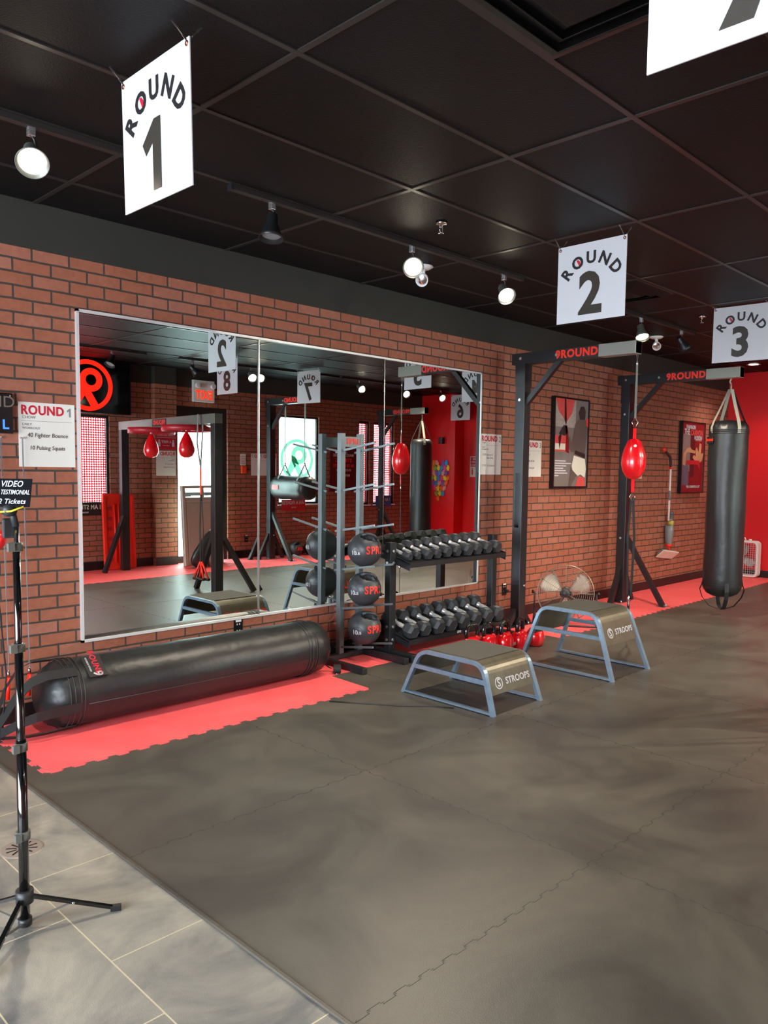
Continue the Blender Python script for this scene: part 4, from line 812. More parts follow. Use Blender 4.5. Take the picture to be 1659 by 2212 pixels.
for k in range(3):
    a = PI/2+0.35+PI/3-0.30+k*2*PI/3; mb = MB(); n = 10; rows = []
    outl = [(0.045, -0.25, 0.25), (0.09, -0.42, 0.30), (0.14, -0.58, 0.42), (0.19, -0.58, 0.44), (0.225, -0.46, 0.40), (0.242, -0.26, 0.24)]
    for (r_, b0, b1) in outl:
        rows.append([mb.bm.verts.new(Mf @ Vector((r_*math.cos(a+b), r_*math.sin(a+b), (b-0.0)*0.07))) for b in (b0, b0*0.5+b1*0.0, 0, b1*0.5, b1)])
    for A, B in zip(rows, rows[1:]):
        for i in range(4): mb._f([mb.bm.faces.new((A[i], A[i+1], B[i+1], B[i]))], True)
    bmesh.ops.solidify(mb.bm, geom=mb.bm.faces[:], thickness=0.003); mb.build('blade', 'cloth_white', t)
MB().lathe([(0, 0.10), (0.03, 0.098), (0.038, 0.085), (0.04, -0.02), (0, -0.02)], Mf, 24).build('hub', 'dark_plastic', t)
MB().lathe([(0, -0.08), (0.055, -0.08), (0.06, -0.1), (0.055, -0.19), (0, -0.2)], Mf, 24).build('motor', 'dark_plastic', t)
px = Mf @ Vector((1, 0, 0)); s_ = Vector((d.y, -d.x, 0)).normalized(); fwd = Vector((d.x, d.y, 0)).normalized()
mb = MB()
for sg in (-1, 1):
    p = s_*sg*(R0+0.025); mb.tube([p, p+Vector((0, 0, -0.12)), p-fwd*0.10+Vector((0, 0, -0.275)), p-fwd*0.18+Vector((0, 0, -0.285))], 0.009, 8); mb.tube([p+Vector((0, 0, -0.15)), p+fwd*0.13+Vector((0, 0, -0.285))], 0.009, 8)
mb.tube([s_*(R0+0.025)+fwd*0.13+Vector((0, 0, -0.285)), -s_*(R0+0.025)+fwd*0.13+Vector((0, 0, -0.285))], 0.009, 8).tube([s_*(R0+0.025)-fwd*0.18+Vector((0, 0, -0.285)), -s_*(R0+0.025)-fwd*0.18+Vector((0, 0, -0.285))], 0.009, 8)
mb.build('stand', 'dark_plastic', t)
mb = MB()
for sg in (-1, 1): p = s_*sg*(R0+0.03); mb.lathe([(0, 0), (0.018, 0), (0.02, 0.02), (0, 0.025)], Matrix.Translation(p) @ (s_*sg).to_track_quat('Z', 'Y').to_matrix().to_4x4(), 6)
mb.build('knob', 'black_plastic', t)
t = thing('box_fan', 'white square box fan on the floor against the red wall', 'fan', (XE-0.10, 4.19, 0.006), -PI/2); s_ = 0.25
mb = MB(); pts = []
def rrect(h, r_, n=6, cz=0.26):
    out = []
    for (cx_, cz_, a0) in ((h-r_, h-r_, 0), (-h+r_, h-r_, PI/2), (-h+r_, -h+r_, PI), (h-r_, -h+r_, 3*PI/2)):
        for i in range(n+1): a = a0+PI/2*i/n; out.append((cx_+r_*math.cos(a), cz+cz_+r_*math.sin(a)))
    return out
for (ho, hi) in ((0.252, 0.225),):
    A = rrect(ho, 0.06); B = rrect(hi, 0.045)
    for y_ in (-0.06, 0.06):
        pass
    n = len(A); V = {}
    for nm, S in (('A', A), ('B', B)):
        for y_ in (-0.06, 0.06): V[nm, y_] = [mb.bm.verts.new((p[0], y_, p[1])) for p in S]
    for i in range(n):
        j = (i+1) % n
        mb._f([mb.bm.faces.new((V['A', -0.06][i], V['A', -0.06][j], V['A', 0.06][j], V['A', 0.06][i])), mb.bm.faces.new((V['B', -0.06][i], V['B', 0.06][i], V['B', 0.06][j], V['B', -0.06][j])), mb.bm.faces.new((V['A', -0.06][i], V['B', -0.06][i], V['B', -0.06][j], V['A', -0.06][j])), mb.bm.faces.new((V['A', 0.06][i], V['A', 0.06][j], V['B', 0.06][j], V['B', 0.06][i]))])
mb.build('housing', 'white_plastic', t)
mb = MB()
for i in range(-7, 8): x_ = i*0.030; mb.bar((x_, -0.052, 0.04), (x_, -0.052, 0.48), 0.0028, 0.0028, (0, 1, 0))
for i in range(-7, 8): z_ = 0.26+i*0.030; mb.bar((-0.22, -0.052, z_), (0.22, -0.052, z_), 0.002, 0.002)
mb.build('grille', 'white_plastic', t)
for k in range(4):
    a = PI/4+0.4+k*PI/2; mb = MB(); rows = []
    for (r_, w_) in ((0.03, 0.03), (0.08, 0.05), (0.14, 0.06), (0.185, 0.05), (0.205, 0.02)):
        c = Vector((math.cos(a)*r_, 0, math.sin(a)*r_)); p = Vector((-math.sin(a), 0, math.cos(a))); rows.append([mb.bm.verts.new(Vector((0, 0, 0.26))+c+p*w_*q+Vector((0, q*0.02, 0))) for q in (-1, 0, 1)])
    for A, B in zip(rows, rows[1:]):
        for i in range(2): mb._f([mb.bm.faces.new((A[i], A[i+1], B[i+1], B[i]))], True)
    bmesh.ops.solidify(mb.bm, geom=mb.bm.faces[:], thickness=0.003); mb.build('blade', 'clear_grille', t)
MB().lathe([(0, 0), (0.035, 0), (0.035, 0.03), (0, 0.035)], Matrix.Translation((0, 0.01, 0.26)) @ Matrix.Rotation(PI/2, 4, 'X'), 20).build('hub', 'white_plastic', t)
MB().tube([(-0.10, 0, 0.508), (-0.09, 0, 0.545), (0.05, 0, 0.545), (0.06, 0, 0.508)], 0.008, 8).build('handle', 'white_plastic', t); MB().cyl((0.12, 0, 0.505), (0.12, 0, 0.535), 0.02).build('knob', 'white_plastic', t)

# ------------------------------------------------------------------ wall cards and posters
def hand_lines(mb, rows, x0, w_): 
    for (s, z_, sz, xo) in rows: mb.text(s, sz, FR(x0+xo, -0.0045, z_), 0.0, 0.0008, align='LEFT', shear=0.15)
def round_card(x0, x1, z0, z1, num, rows, label, south=False, y=None):
    W2 = x1-x0; H2 = z1-z0; loc = ((x0+x1)/2, (YN if not south else YS) if y is None else y, z0); t = thing('workout_card', label, 'card', loc, PI if south else 0, 'laminated round cards on the walls')
    cdd = MB().box(-W2/2, W2/2, -0.0035, -0.0005, 0, H2, bev=0.001).build('card', 'white_paper', t)
    MB().text('ROUND', W2*0.225, FR(-W2*0.46, -0.004, H2-0.045), 0.03, align='LEFT', sx=0.88).build('title', 'red_ink', cdd)
    mb = one(MB(), FR(W2*0.40, -0.004, H2-0.047), 0.048) if num == '1' else MB().text(num, W2*0.235, FR(W2*0.42, -0.004, H2-0.047), 0.02, sx=0.85)
    mb.text('CHOW' if num == '1' else 'TEAM', W2*0.07, FR(-W2*0.44, -0.004, H2-0.083), 0.0, align='LEFT').text('DAILY', W2*0.06, FR(-W2*0.44, -0.004, H2-0.122), 0, align='LEFT').text('WORKOUT', W2*0.06, FR(-W2*0.44, -0.004, H2-0.142), 0, align='LEFT')
    mb.box(-W2*0.45, W2*0.45, -0.0045, -0.0035, H2-0.103, H2-0.101); mb.build('printing', 'grey_ink', cdd)
    mb = MB()
    for (s, z_, sz, xo) in rows: mb.text(s, sz, FR(-W2/2+xo, -0.0045, H2-z_), 0.0, 0.0008, align='LEFT', shear=0.12, sx=0.88)
    mb.build('handwriting', 'grey_ink' if num != '1' else 'number_ink', cdd); return t
round_card(1.633, 1.941, 1.423, 1.777, '1', [('40 Fighter Bounce', 0.180, 0.034, 0.045), ('10 Pulsing Squats', 0.250, 0.032, 0.055)], 'white ROUND 1 card handwritten 40 fighter bounce left of the mirror')
round_card(5.664, 5.975, 1.402, 1.776, '2', [('8 DB Step up w/', 0.19, 0.026, 0.03), ('knee drive', 0.22, 0.026, 0.09), ('12 DB Tri Kickbacks', 0.29, 0.026, 0.02)], 'white ROUND 2 card just right of the mirror')
round_card(6.335, 6.645, 1.385, 1.742, '3', [('Hook, Slip, Jab jab', 0.20, 0.026, 0.02), ('Hook to Body Jab', 0.27, 0.026, 0.02)], 'white ROUND 3 card half hidden by the nearer stand post')
round_card(8.47, 8.78, 1.37, 1.736, '4', [('Jab, Cross, Hook', 0.2, 0.026, 0.02)], 'white ROUND 4 card mostly hidden behind the red bag')
round_card(5.61, 5.92, 1.30, 1.66, '8', [('Uppercuts 10', 0.19, 0.028, 0.03), ('Jump over Lunges', 0.235, 0.028, 0.02)], 'white ROUND 8 card reflected below the 6 feet notice', True, YS+0.101)
round_card(7.30, 7.62, 1.31, 1.66, '7', [('15 DB Cross', 0.19, 0.028, 0.03), ('10 Hooks', 0.26, 0.028, 0.03)], 'white ROUND 7 card reflected left of the frosted window', True)
# wall board at left edge
t = thing('timer_board', 'black timer board with blue L cut off at the left edge', 'display', (1.45, YN-0.001, 1.60))
MB().box(-0.30, 0.145, -0.035, 0, 0, 0.215, bev=0.004).build('case', 'black_plastic', t); MB().text('ROUND', 0.085, FR(0.09-0.09, -0.0365, 0.165), 0.0).build('title', 'dim_text', t); MB().text('L', 0.07, FR(0.105, -0.0365, 0.045), 0.02).build('blue_digit', 'blue_ink', t)
MB().cyl((0.13, -0.036, 0.20), (0.13, -0.039, 0.20), 0.004, 8).build('screw', 'bright_bolt', t)
# posters
def framed(x0, x1, z0, z1, label):
    W2 = x1-x0; H2 = z1-z0; t = thing('framed_poster', label, 'poster', ((x0+x1)/2, YN-0.001, z0)); f = 0.018
    MB().box(-W2/2, -W2/2+f, -0.045, 0, 0, H2).box(W2/2-f, W2/2, -0.045, 0, 0, H2).box(-W2/2+f, W2/2-f, -0.045, 0, 0, f).box(-W2/2+f, W2/2-f, -0.045, 0, H2-f, H2).build('frame', 'black_plastic', t); return t, W2, H2
t, W2, H2 = framed(6.80, 7.47, 1.27, 2.205, 'framed poster of a boxer in white shorts seen from behind')
def U(u, v): return ((u-0.5)*(W2-0.036), v*(H2-0.036)+0.018)
def PP(mb, matn, pts, lay): mb.use(matn); mb.poly([U(*p) for p in pts], FR(0, -0.036-lay*0.0006, 0), 0.0005)
mb = MB(); PP(mb, 'poster_grey', [(0, 0), (1, 0), (1, 1), (0, 1)], 0)
PP(mb, 'news_print', [(0, 0.68), (0.62, 0.68), (0.62, 1), (0, 1)], 1); PP(mb, 'poster_pink', [(0.02, 1), (0.58, 1), (0.50, 0.84), (0.34, 0.74), (0.10, 0.86)], 2); PP(mb, 'poster_dark', [(0.33, 0.70), (0.28, 0.76), (0.27, 1), (0.31, 1), (0.35, 0.75)], 3)
PP(mb, 'poster_pink', [(0, 0.40), (0.34, 0.40), (0.34, 0.58), (0, 0.58)], 2); PP(mb, 'poster_red', [(0.33, 0.40), (0.44, 0.38), (0.40, 0.62), (0.36, 0.70), (0.30, 0.70), (0.34, 0.58)], 3); PP(mb, 'black_ink', [(0.12, 0.60), (0.26, 0.70), (0.36, 0.70), (0.38, 0.62), (0.3, 0.58)], 3)
PP(mb, 'cloth_white', [(0.02, 0.42), (0.32, 0.42), (0.32, 0.49), (0.02, 0.49)], 4); PP(mb, 'poster_dark', [(0.15, 0.42), (0.20, 0.58), (0.16, 0.60), (0.11, 0.56)], 5)
PP(mb, 'skin_grey', [(0.50, 0.40), (0.92, 0.38), (0.97, 0.58), (0.99, 0.74), (0.88, 0.80), (0.70, 0.78), (0.60, 0.72), (0.56, 0.60), (0.50, 0.50), (0.45, 0.58), (0.42, 0.57), (0.44, 0.44)], 6)
PP(mb, 'skin_dark', [(0.74, 0.78), (0.90, 0.78), (0.92, 0.88), (0.86, 0.94), (0.76, 0.93), (0.70, 0.86)], 7); PP(mb, 'skin_dark', [(0.60, 0.38), (0.93, 0.33), (0.94, 0.38), (0.62, 0.42)], 8)
PP(mb, 'cloth_white', [(0.58, 0.36), (0.93, 0.32), (0.97, 0.20), (0.94, 0.10), (0.80, 0.14), (0.72, 0.12), (0.55, 0.19), (0.52, 0.24)], 9); PP(mb, 'skin_grey', [(0.50, 0.22), (0.70, 0.13), (0.56, 0.04), (0.54, 0), (0.44, 0), (0.48, 0.12)], 8); PP(mb, 'poster_pink', [(0.74, 0.12), (0.94, 0.10), (0.95, 0), (0.66, 0)], 8); PP(mb, 'signal_red', [(0.94, 0.72), (1, 0.70), (1, 0.80), (0.95, 0.80)], 9)
mb.build('print', None, t)
mb = MB()
for i, wd in enumerate((0.30, 0.46, 0.32, 0.24, 0.31, 0.36, 0.11)): u0, v0 = U(0.03, 0.285-i*0.028); mb.box(u0, u0+wd*W2, -0.0375, -0.036, v0, v0+0.012)
mb.build('caption', 'white_board', t)
t, W2, H2 = framed(9.76, 10.46, 1.18, 2.117, 'dark red framed poster of a fighter with raised wrapped fists')
mb = MB(); PP(mb, 'poster_red', [(0, 0), (1, 0), (1, 1), (0, 1)], 0); PP(mb, 'poster_grey', [(0.0, 0.30), (0.36, 0.30), (0.36, 0.84), (0, 0.84)], 1); PP(mb, 'poster_dark', [(0.36, 0.22), (0.56, 0.22), (0.56, 0.84), (0.36, 0.84)], 1); PP(mb, 'poster_blue', [(0, 0.10), (0.34, 0.10), (0.30, 0.38), (0.02, 0.44)], 2)
PP(mb, 'skin_warm', [(0.03, 0.40), (0.16, 0.38), (0.18, 0.55), (0.26, 0.58), (0.58, 0.56), (0.60, 0.60), (0.42, 0.62), (0.36, 0.65), (0.22, 0.63), (0.08, 0.56)], 3); PP(mb, 'skin_warm', [(0.48, 0.50), (0.62, 0.44), (0.72, 0.40), (0.92, 0.46), (0.98, 0.58), (0.86, 0.56), (0.88, 0.70), (0.78, 0.72), (0.74, 0.58), (0.66, 0.66), (0.60, 0.62), (0.62, 0.52), (0.52, 0.54)], 4)
PP(mb, 'red_wood', [(0.20, 0.40), (0.72, 0.40), (0.84, 0.30), (0.80, 0.46), (0.22, 0.46)], 5); mb.build('print', None, t)
MB().text('SHANNON', 0.072, FR(-0.24, -0.0395, H2-0.075), 0.02, sx=0.75, align='LEFT').text('THE', 0.10, FR(-0.29, -0.0395, H2-0.14), 0.03, sx=0.8, align='LEFT').text('HUDSON', 0.072, FR(0.25, -0.0395, H2-0.21), 0.02, sx=0.75, align='RIGHT').text('"BE A CHAMPION IN LIFE"', 0.045, FR(0.03, -0.0395, 0.085), 0.02, sx=0.75).box(0.05, 0.24, -0.0400, -0.039, H2-0.243, H2-0.239).build('lettering', 'white_board', t)
MB().text('CANNON', 0.10, FR(-0.10, -0.0395, H2-0.145), 0.03, sx=0.78, align='LEFT').build('red_lettering', 'poster_pink', t)
# steam mop hung on the wall
t = thing('mop', 'grey and red spray mop hanging upside on the brick wall', 'mop', (9.44, YN-0.001, 0.42))
MB().tube([(-0.20, -0.05, 1.30), (-0.14, -0.05, 1.28), (-0.02, -0.05, 1.22), (0.0, -0.05, 1.15), (0, -0.05, 1.08)], [0.016, 0.018, 0.019, 0.018, 0.016], 12, flat=(1, 1)).build('handle', 'dark_plastic', t)
MB().cyl((-0.215, -0.05, 1.33), (-0.19, -0.05, 1.29), 0.02).cyl((0, -0.05, 1.10), (0, -0.05, 1.07), 0.018).build('trigger', 'red_plastic', t)
MB().cyl((0, -0.05, 1.08), (0.0, -0.05, 0.42), 0.012).build('pole', 'white_plastic', t); MB().cyl((0, -0.05, 0.80), (0, -0.05, 0.68), 0.016).build('joint', 'grey_plastic', t)
MB().cyl((0.045, -0.06, 0.50), (0.045, -0.06, 0.32), 0.034).cyl((0.045, -0.06, 0.50), (0.045, -0.06, 0.535), 0.03).build('bottle', 'smoke_plastic', t); MB().cyl((0.045, -0.06, 0.36), (0.045, -0.06, 0.42), 0.035).build('liquid', 'amber_liquid', t)
MB().lathe([(0.03, 0.12), (0.045, 0.16), (0.055, 0.30), (0.05, 0.36), (0.03, 0.36)], Matrix.Translation((0.02, -0.055, 0)), 20).build('holder', 'grey_plastic', t); MB().lathe([(0, 0.09), (0.036, 0.09), (0.038, 0.125), (0, 0.125)], Matrix.Translation((0.02, -0.055, 0)), 16).build('collar', 'red_plastic', t)
MB().tube([(0.02, -0.055, 0.10), (0.02, -0.06, 0.04)], 0.014, 10).build('neck', 'red_plastic', t)
M = Matrix.Translation((-0.04, -0.075, 0.0)) @ Matrix.Rotation(0.12, 4, 'Y') @ Matrix.Rotation(-0.75, 4, 'X'); MB().box(-0.20, 0.20, -0.055, 0.055, 0.0, 0.03, M, bev=0.012).build('head', 'grey_plastic', t); MB().box(-0.22, 0.21, -0.065, 0.065, -0.012, 0.0, M).build('pad', 'cloth_white', t)
# outlets
def outlet(x, z, label, rz=0, y=None, plug=False):
    t = thing('wall_outlet', label, 'outlet', (x, (YN-0.0005) if y is None else y, z), rz)
    MB().box(-0.036, 0.036, -0.006, 0, -0.058, 0.058, bev=0.003).build('plate', 'black_plastic', t); mb = MB()
    for zz in (-0.025, 0.02): mb.box(-0.014, -0.009, -0.0075, -0.006, zz, zz+0.012).box(0.007, 0.012, -0.0075, -0.006, zz, zz+0.012)
    mb.box(-0.022, 0.022, -0.0075, -0.006, 0.042, 0.056); mb.build('socket', 'white_plastic', t)
    if plug: MB().box(-0.015, 0.015, -0.05, -0.0075, -0.03, 0.0, bev=0.004).tube([(0, -0.045, -0.02), (0.06, -0.06, -0.03), (0.10, -0.05, -0.10), (0.10, -0.04, -0.30)], 0.004, 6).build('plug', 'rubber', t)
outlet(3.043, 0.338, 'black wall outlet just under the mirror behind the floor bag'); outlet(6.077, 0.30, 'black wall outlet with a plug beside the nearer stand post', plug=True); outlet(7.21, 0.31, 'black wall outlet reflected by the first mirror seam', PI, YS)

# ------------------------------------------------------------------ tripod stand with card
TX, TY = 0.875, 2.45
t = thing('tripod_stand', 'black telescopic tripod stand on the tiles at the left edge', 'stand', (TX, TY, 0))
MB().cyl((0, 0, 0.90), (0.002, 0, 1.26), 0.0075).build('upper_pole', 'chrome', t); MB().cyl((0, 0, 0.60), (0, 0, 1.20), 0.0105).build('pole', 'black_enamel', t); MB().cyl((0, 0, 0.30), (0, 0, 0.90), 0.0125).build('pole', 'black_enamel', t); MB().cyl((0, 0, 0.02), (0, 0, 0.60), 0.015).build('pole', 'black_enamel', t)
for z_ in (1.19, 0.885, 0.578, 0.30): mb = MB().cyl((0, 0, z_-0.013), (0, 0, z_+0.013), 0.019 if z_ > 0.4 else 0.021).box(-0.03, -0.012, -0.025, -0.008, z_-0.012, z_+0.012); mb.build('clamp', 'frame_grey', t)
MB().cyl((0, 0, 0.085), (0, 0, 0.125), 0.026).build('hub', 'dark_plastic', t); MB().cyl((0, 0, 0.012), (0, 0, 0.035), 0.02).build('base_cap', 'dark_plastic', t)
for a in (-0.40, 1.75+0.4, -2.35):
    e = Vector((0.26*math.cos(a), 0.26*math.sin(a), 0.012)); lg = MB().bar((0.022*math.cos(a), 0.022*math.sin(a), 0.10), e, 0.014, 0.010).build('leg', 'black_enamel', t)
    MB().bar(e-Vector((0.012*math.cos(a), 0.012*math.sin(a), 0)), e+Vector((0.02*math.cos(a), 0.02*math.sin(a), -0.003)), 0.018, 0.016).build('rubber_foot', 'rubber', lg)
    MB().bar((0.018*math.cos(a), 0.018*math.sin(a), 0.022), (0.13*math.cos(a), 0.13*math.sin(a), 0.055), 0.008, 0.004).build('brace', 'frame_grey', t)
    MB().cyl((0.135*math.cos(a), 0.135*math.sin(a)-0.01, 0.056), (0.135*math.cos(a), 0.135*math.sin(a)+0.01, 0.056), 0.004, 8).build('rivet', 'bright_bolt', t)
MB().lathe([(0, -0.02), (0.018, -0.02), (0.02, 0.0), (0.018, 0.02), (0, 0.02)], Matrix.Translation((-0.015, 0.01, 1.30)) @ Matrix.Rotation(PI/2, 4, 'X'), 16).cyl((0, 0, 1.25), (-0.01, 0.01, 1.32), 0.010).build('tilt_head', 'dark_plastic', t)
MB().box(-0.032, 0.010, 0.01, 0.025, 1.215, 1.275, bev=0.005).build('phone_clamp', 'dark_plastic', t)
t = thing('note_card', 'black card handwritten video testimonial equals 2 tickets on the tripod', 'card', (0.865, 2.44, 1.31)); rz = -0.80
t.rotation_euler = (-0.25, 0.0, rz)
MB().box(-0.10, 0.050, -0.003, 0.0, 0, 0.085).build('card', 'card_black', t)
mb = MB(); mb.text('VIDEO', 0.026, FR(-0.008, -0.0035, 0.068), 0.01, sx=0.85, shear=0.2).text('TESTIMONIAL', 0.020, FR(0.004, -0.0035, 0.043), 0.008, sx=0.68, shear=0.2).text('= 2 Tickets', 0.021, FR(-0.012, -0.0035, 0.015), 0.01, shear=0.2); mb.build('handwriting', 'white_board', t)
MB().tube([(-0.11, -0.006, -0.005), (-0.07, -0.008, -0.02), (0.0, -0.008, -0.015), (0.035, -0.006, 0.0)], 0.003, 6).build('tie', 'yellow_strap', t)
# wall-hung cords and jump ropes
t = thing('reflex_ball', 'small glossy red ball on a cord at the left edge of the wall', 'ball', (1.36, 4.10, 1.065))
MB().ball((0, 0, 0), 0.055, 1, 1, 1.05).build('ball', 'red_leather', t); MB().lathe([(0, 0.052), (0.018, 0.052), (0.014, 0.075), (0, 0.078)], None, 12).build('cap', 'white_board', t)
MB().tube([(0, 0, 0.07), (0.0, 0.0, 0.7), (0, 0.0, ZC-1.065)], 0.002, 6).tube([(0, 0, -0.05), (0.02, 0, -0.35), (0.06, 0.05, -0.7), (0.055, 0.1, -0.94), (0.06, 0.12, -1.05)], 0.004, 6).build('cord', 'webbing', t)
for i, (x_, lb) in enumerate(((1.530, 'red-handled jump rope hanging on the wall, left one behind the tripod'), (1.640, 'red-handled jump rope hanging on the wall, right one at the bag end'))):
    t = thing('jump_rope', lb, 'jump rope', (x_, YN-0.03, 1.58)); MB().tube([(0, 0, 0), (0.004, -0.005, -0.6), (0.006, -0.02, -1.22), (0.0, -0.03, -1.28)], 0.0016, 6).tube([(0.004, 0, 0), (0.012, 0, -0.7), (0.0, -0.02, -1.25)], 0.0016, 6).build('cord', 'grey_plastic', t)
    MB().cyl((0, -0.03, -1.30), (-0.01, -0.035, -1.42), 0.011).build('handle', 'red_plastic', t); MB().cyl((0, -0.03, -1.26), (0, -0.03, -1.30), 0.008).build('ferrule', 'chrome', t)
    MB().cyl((0, 0.03, 0), (0, -0.01, 0.0), 0.004, 8).build('peg', 'bright_bolt', t)
t = thing('floor_drain', 'round metal floor drain cover between the tiles behind the tripod', 'drain', (1.06, 2.985, 0.0))
MB().lathe([(0, 0.002), (0.068, 0.002), (0.074, 0.0015), (0.076, 0)], None, 36).build('cover', 'tile_grout_metal', t)
mb = MB()
for k in range(10): a = 2*PI*k/10; mb.bar((0.018*math.cos(a), 0.018*math.sin(a), 0.0025), (0.055*math.cos(a), 0.055*math.sin(a), 0.0025), 0.006, 0.001)
mb.build('slots', 'base_black', t)
tag(MB().tube([(3.10, 3.60, 0.008), (3.20, 3.45, 0.007), (3.36, 3.22, 0.007), (3.50, 3.08, 0.007), (3.55, 2.98, 0.008)], 0.004, 6).build('loose_cable', 'rubber'), 'thin black cord lying on the mat left of the low step', 'cord')

# ------------------------------------------------------------------ far (south) side, seen in the mirror
def SFR(x, y, z): return (x, y, z)
t = thing('wall_screen', 'black wall screen showing a red round 9 emblem reflected at upper left', 'screen', (4.62, YS+0.12, 2.13), PI)
MB().box(-0.60, 0.60, -0.03, 0.03, 0, 0.72, bev=0.006).build('casing', 'black_plastic', t); MB().box(-0.585, 0.585, -0.032, -0.0305, 0.015, 0.705).build('display', 'tv_glass', t)
mb = MB(); nine_mark(mb, FR(0.0, -0.033, 0.36), 0.335, 0.17); mb.build('emblem', 'neon_red', t)
MB().box(-0.1, 0.1, 0.03, 0.12, 0.25, 0.45).build('bracket', 'frame_black', t)
def slogan(x0, x1, z0, z1, matn, rows, label, ink='white_board'):
    W2 = x1-x0; t = thing('slogan_board', label, 'sign', ((x0+x1)/2, YS, z0), PI)
    MB().box(-W2/2, W2/2, -0.04, -0.030, 0, z1-z0).build('board', matn, t); mb = MB()
    for s, z_, sz in rows: mb.text(s, sz, FR(0, -0.041, z_), 0.02, sx=0.8)
    mb.build('lettering', ink, t); return t
slogan(4.36, 4.83, 0.76, 0.94, 'black_ink', [('I AM STRONG', 0.11, 0.085), ('9ROUND', 0.04, 0.03)], 'black slogan board under the red window reflected at left', 'cloth_white')
slogan(7.70, 8.18, 0.74, 0.92, 'red_wood', [('I AM A FIGHTER', 0.125, 0.082), ('9ROUND', 0.05, 0.03)], 'red I AM A FIGHTER board under the frosted window')
slogan(9.80, 10.20, 0.76, 0.96, 'blue_print', [('I AM BOLD', 0.12, 0.08), ('9ROUND', 0.05, 0.03)], 'blue slogan board under the far red window')
t = thing('wall_banner', 'dark red banner with white and red wording between the reflected windows', 'poster', (9.03, YS, 1.05), PI)
MB().box(-0.29, 0.29, -0.02, -0.001, 0, 0.84).build('board', 'maroon_print', t)
mb = MB(); mb.text('OUR ELITE', 0.06, FR(0, -0.021, 0.76), 0.01).text('MAKE MEMBERS', 0.07, FR(0, -0.021, 0.62), 0.02, sx=0.9).text('PHYSICALLY', 0.06, FR(0, -0.021, 0.36), 0.01).text('MENTALLY', 0.06, FR(0, -0.021, 0.27), 0.01); mb.build('lettering', 'cloth_white', t)
MB().text('STRONG', 0.09, FR(0, -0.021, 0.53), 0.02).text('IN 30 MINUTES', 0.075, FR(0, -0.021, 0.44), 0.02, sx=0.9).build('red_lettering', 'signal_red', t)
t = thing('distance_notice', 'red and white 6 FEET notice reflected above the ROUND 8 card', 'notice', (5.77, YS+0.101, 1.68), PI)
MB().box(-0.155, 0.155, -0.004, -0.0005, 0, 0.25).build('board', 'red_ink', t); mb = MB().text('SOCIAL DISTANCE', 0.036, FR(0, -0.0045, 0.20), 0.01, sx=0.9).text('6 FEET', 0.05, FR(0, -0.0045, 0.105), 0.02).box(-0.05, 0.05, -0.005, -0.004, 0.05, 0.056)
for s_ in (-1, 1): mb.lathe([(0, 0), (0.014, 0)], FR(s_*0.11, -0.005, 0.125), 12).box(s_*0.11-0.018, s_*0.11+0.018, -0.0055, -0.004, 0.04, 0.108)
mb.box(-0.15, 0.15, -0.005, -0.004, 0.165, 0.171); mb.build('pictogram', 'white_board', t)
t = thing('exit_sign', 'white exit sign with red EXIT letters and twin lamp heads', 'exit sign', (6.43, YS, 2.40), PI)
MB().box(-0.18, 0.18, -0.05, 0, 0, 0.32, bev=0.005).build('housing', 'white_plastic', t); MB().text('EXIT', 0.175, FR(0, -0.0515, 0.10), 0.03, sx=0.75).build('lettering', 'exit_glow', t)
for s_ in (-1, 1): MB().lathe([(0, 0), (0.03, 0), (0.04, 0.05), (0.035, 0.052), (0, 0.045)], Matrix.Translation((s_*0.13, -0.06, 0.24)) @ Matrix.Rotation(PI/2, 4, 'X'), 20).build('lamp_head', 'white_plastic', t)
t = thing('fire_notice', 'white fire notice over an orange call box on far brick', 'notice', (7.15, YS, 1.34), PI)
MB().box(-0.05, 0.05, -0.004, 0, 0.13, 0.31).build('board', 'white_paper', t); mb = MB()
for k in range(5): mb.box(-0.04, 0.04, -0.005, -0.004, 0.15+k*0.03, 0.158+k*0.03)
mb.build('printing', 'red_ink', t); MB().box(-0.04, 0.04, -0.04, 0, 0, 0.12, bev=0.004).build('call_box', 'orange_plastic', t)
t = thing('spine_board', 'tall red ribbed plastic board leaning upright on the far wall', 'board', (5.04, YS+0.122, 0.006), PI); t.rotation_euler = (-0.06, 0, PI)
MB().box(-0.22, 0.22, -0.03, 0.03, 0, 1.05, bev=0.02).build('shell', 'red_plastic', t); mb = MB()
for x_ in (-0.06, 0.0, 0.06): mb.tube([(x_, -0.035, 0.10), (x_, -0.035, 0.90)], 0.012, 8)
mb.box(-0.22, -0.19, -0.05, -0.03, 0.02, 1.03).box(0.19, 0.22, -0.05, -0.03, 0.02, 1.03).box(-0.2, 0.2, -0.05, -0.03, 1.01, 1.04).box(-0.2, 0.2, -0.05, -0.03, 0.01, 0.04); mb.build('ribs', 'red_plastic', t)
for i in range(6):
    MB().box(0.10, 0.16, -0.034, -0.028, 0.12+0.14*i, 0.17+0.14*i).build('hand_slot', 'red_wood', t)
t = thing('folding_barrier', 'beige plastic folding table standing on edge before the bright door', 'folding table', (6.24, -1.12, 0.006), PI); t.rotation_euler = (-0.06, 0, PI-0.15)
MB().box(-0.36, 0.36, -0.02, 0.02, 0.0, 0.99, bev=0.012).box(-0.36, -0.30, -0.028, 0.028, 0, 1.16, bev=0.01).box(0.30, 0.36, -0.028, 0.028, 0, 1.16, bev=0.01).box(-0.36, 0.36, -0.02, 0.02, 1.12, 1.16, bev=0.008).box(-0.04, 0.0, -0.02, 0.02, 0.99, 1.12).build('panel', 'beige_plastic', t); MB().box(-0.28, 0.28, -0.026, -0.02, 0.06, 0.90, bev=0.004).build('inset', 'beige_plastic', t)
MB().box(-0.30, 0.30, -0.03, -0.026, 0.925, 0.935).build('edge_line', 'white_plastic', t)
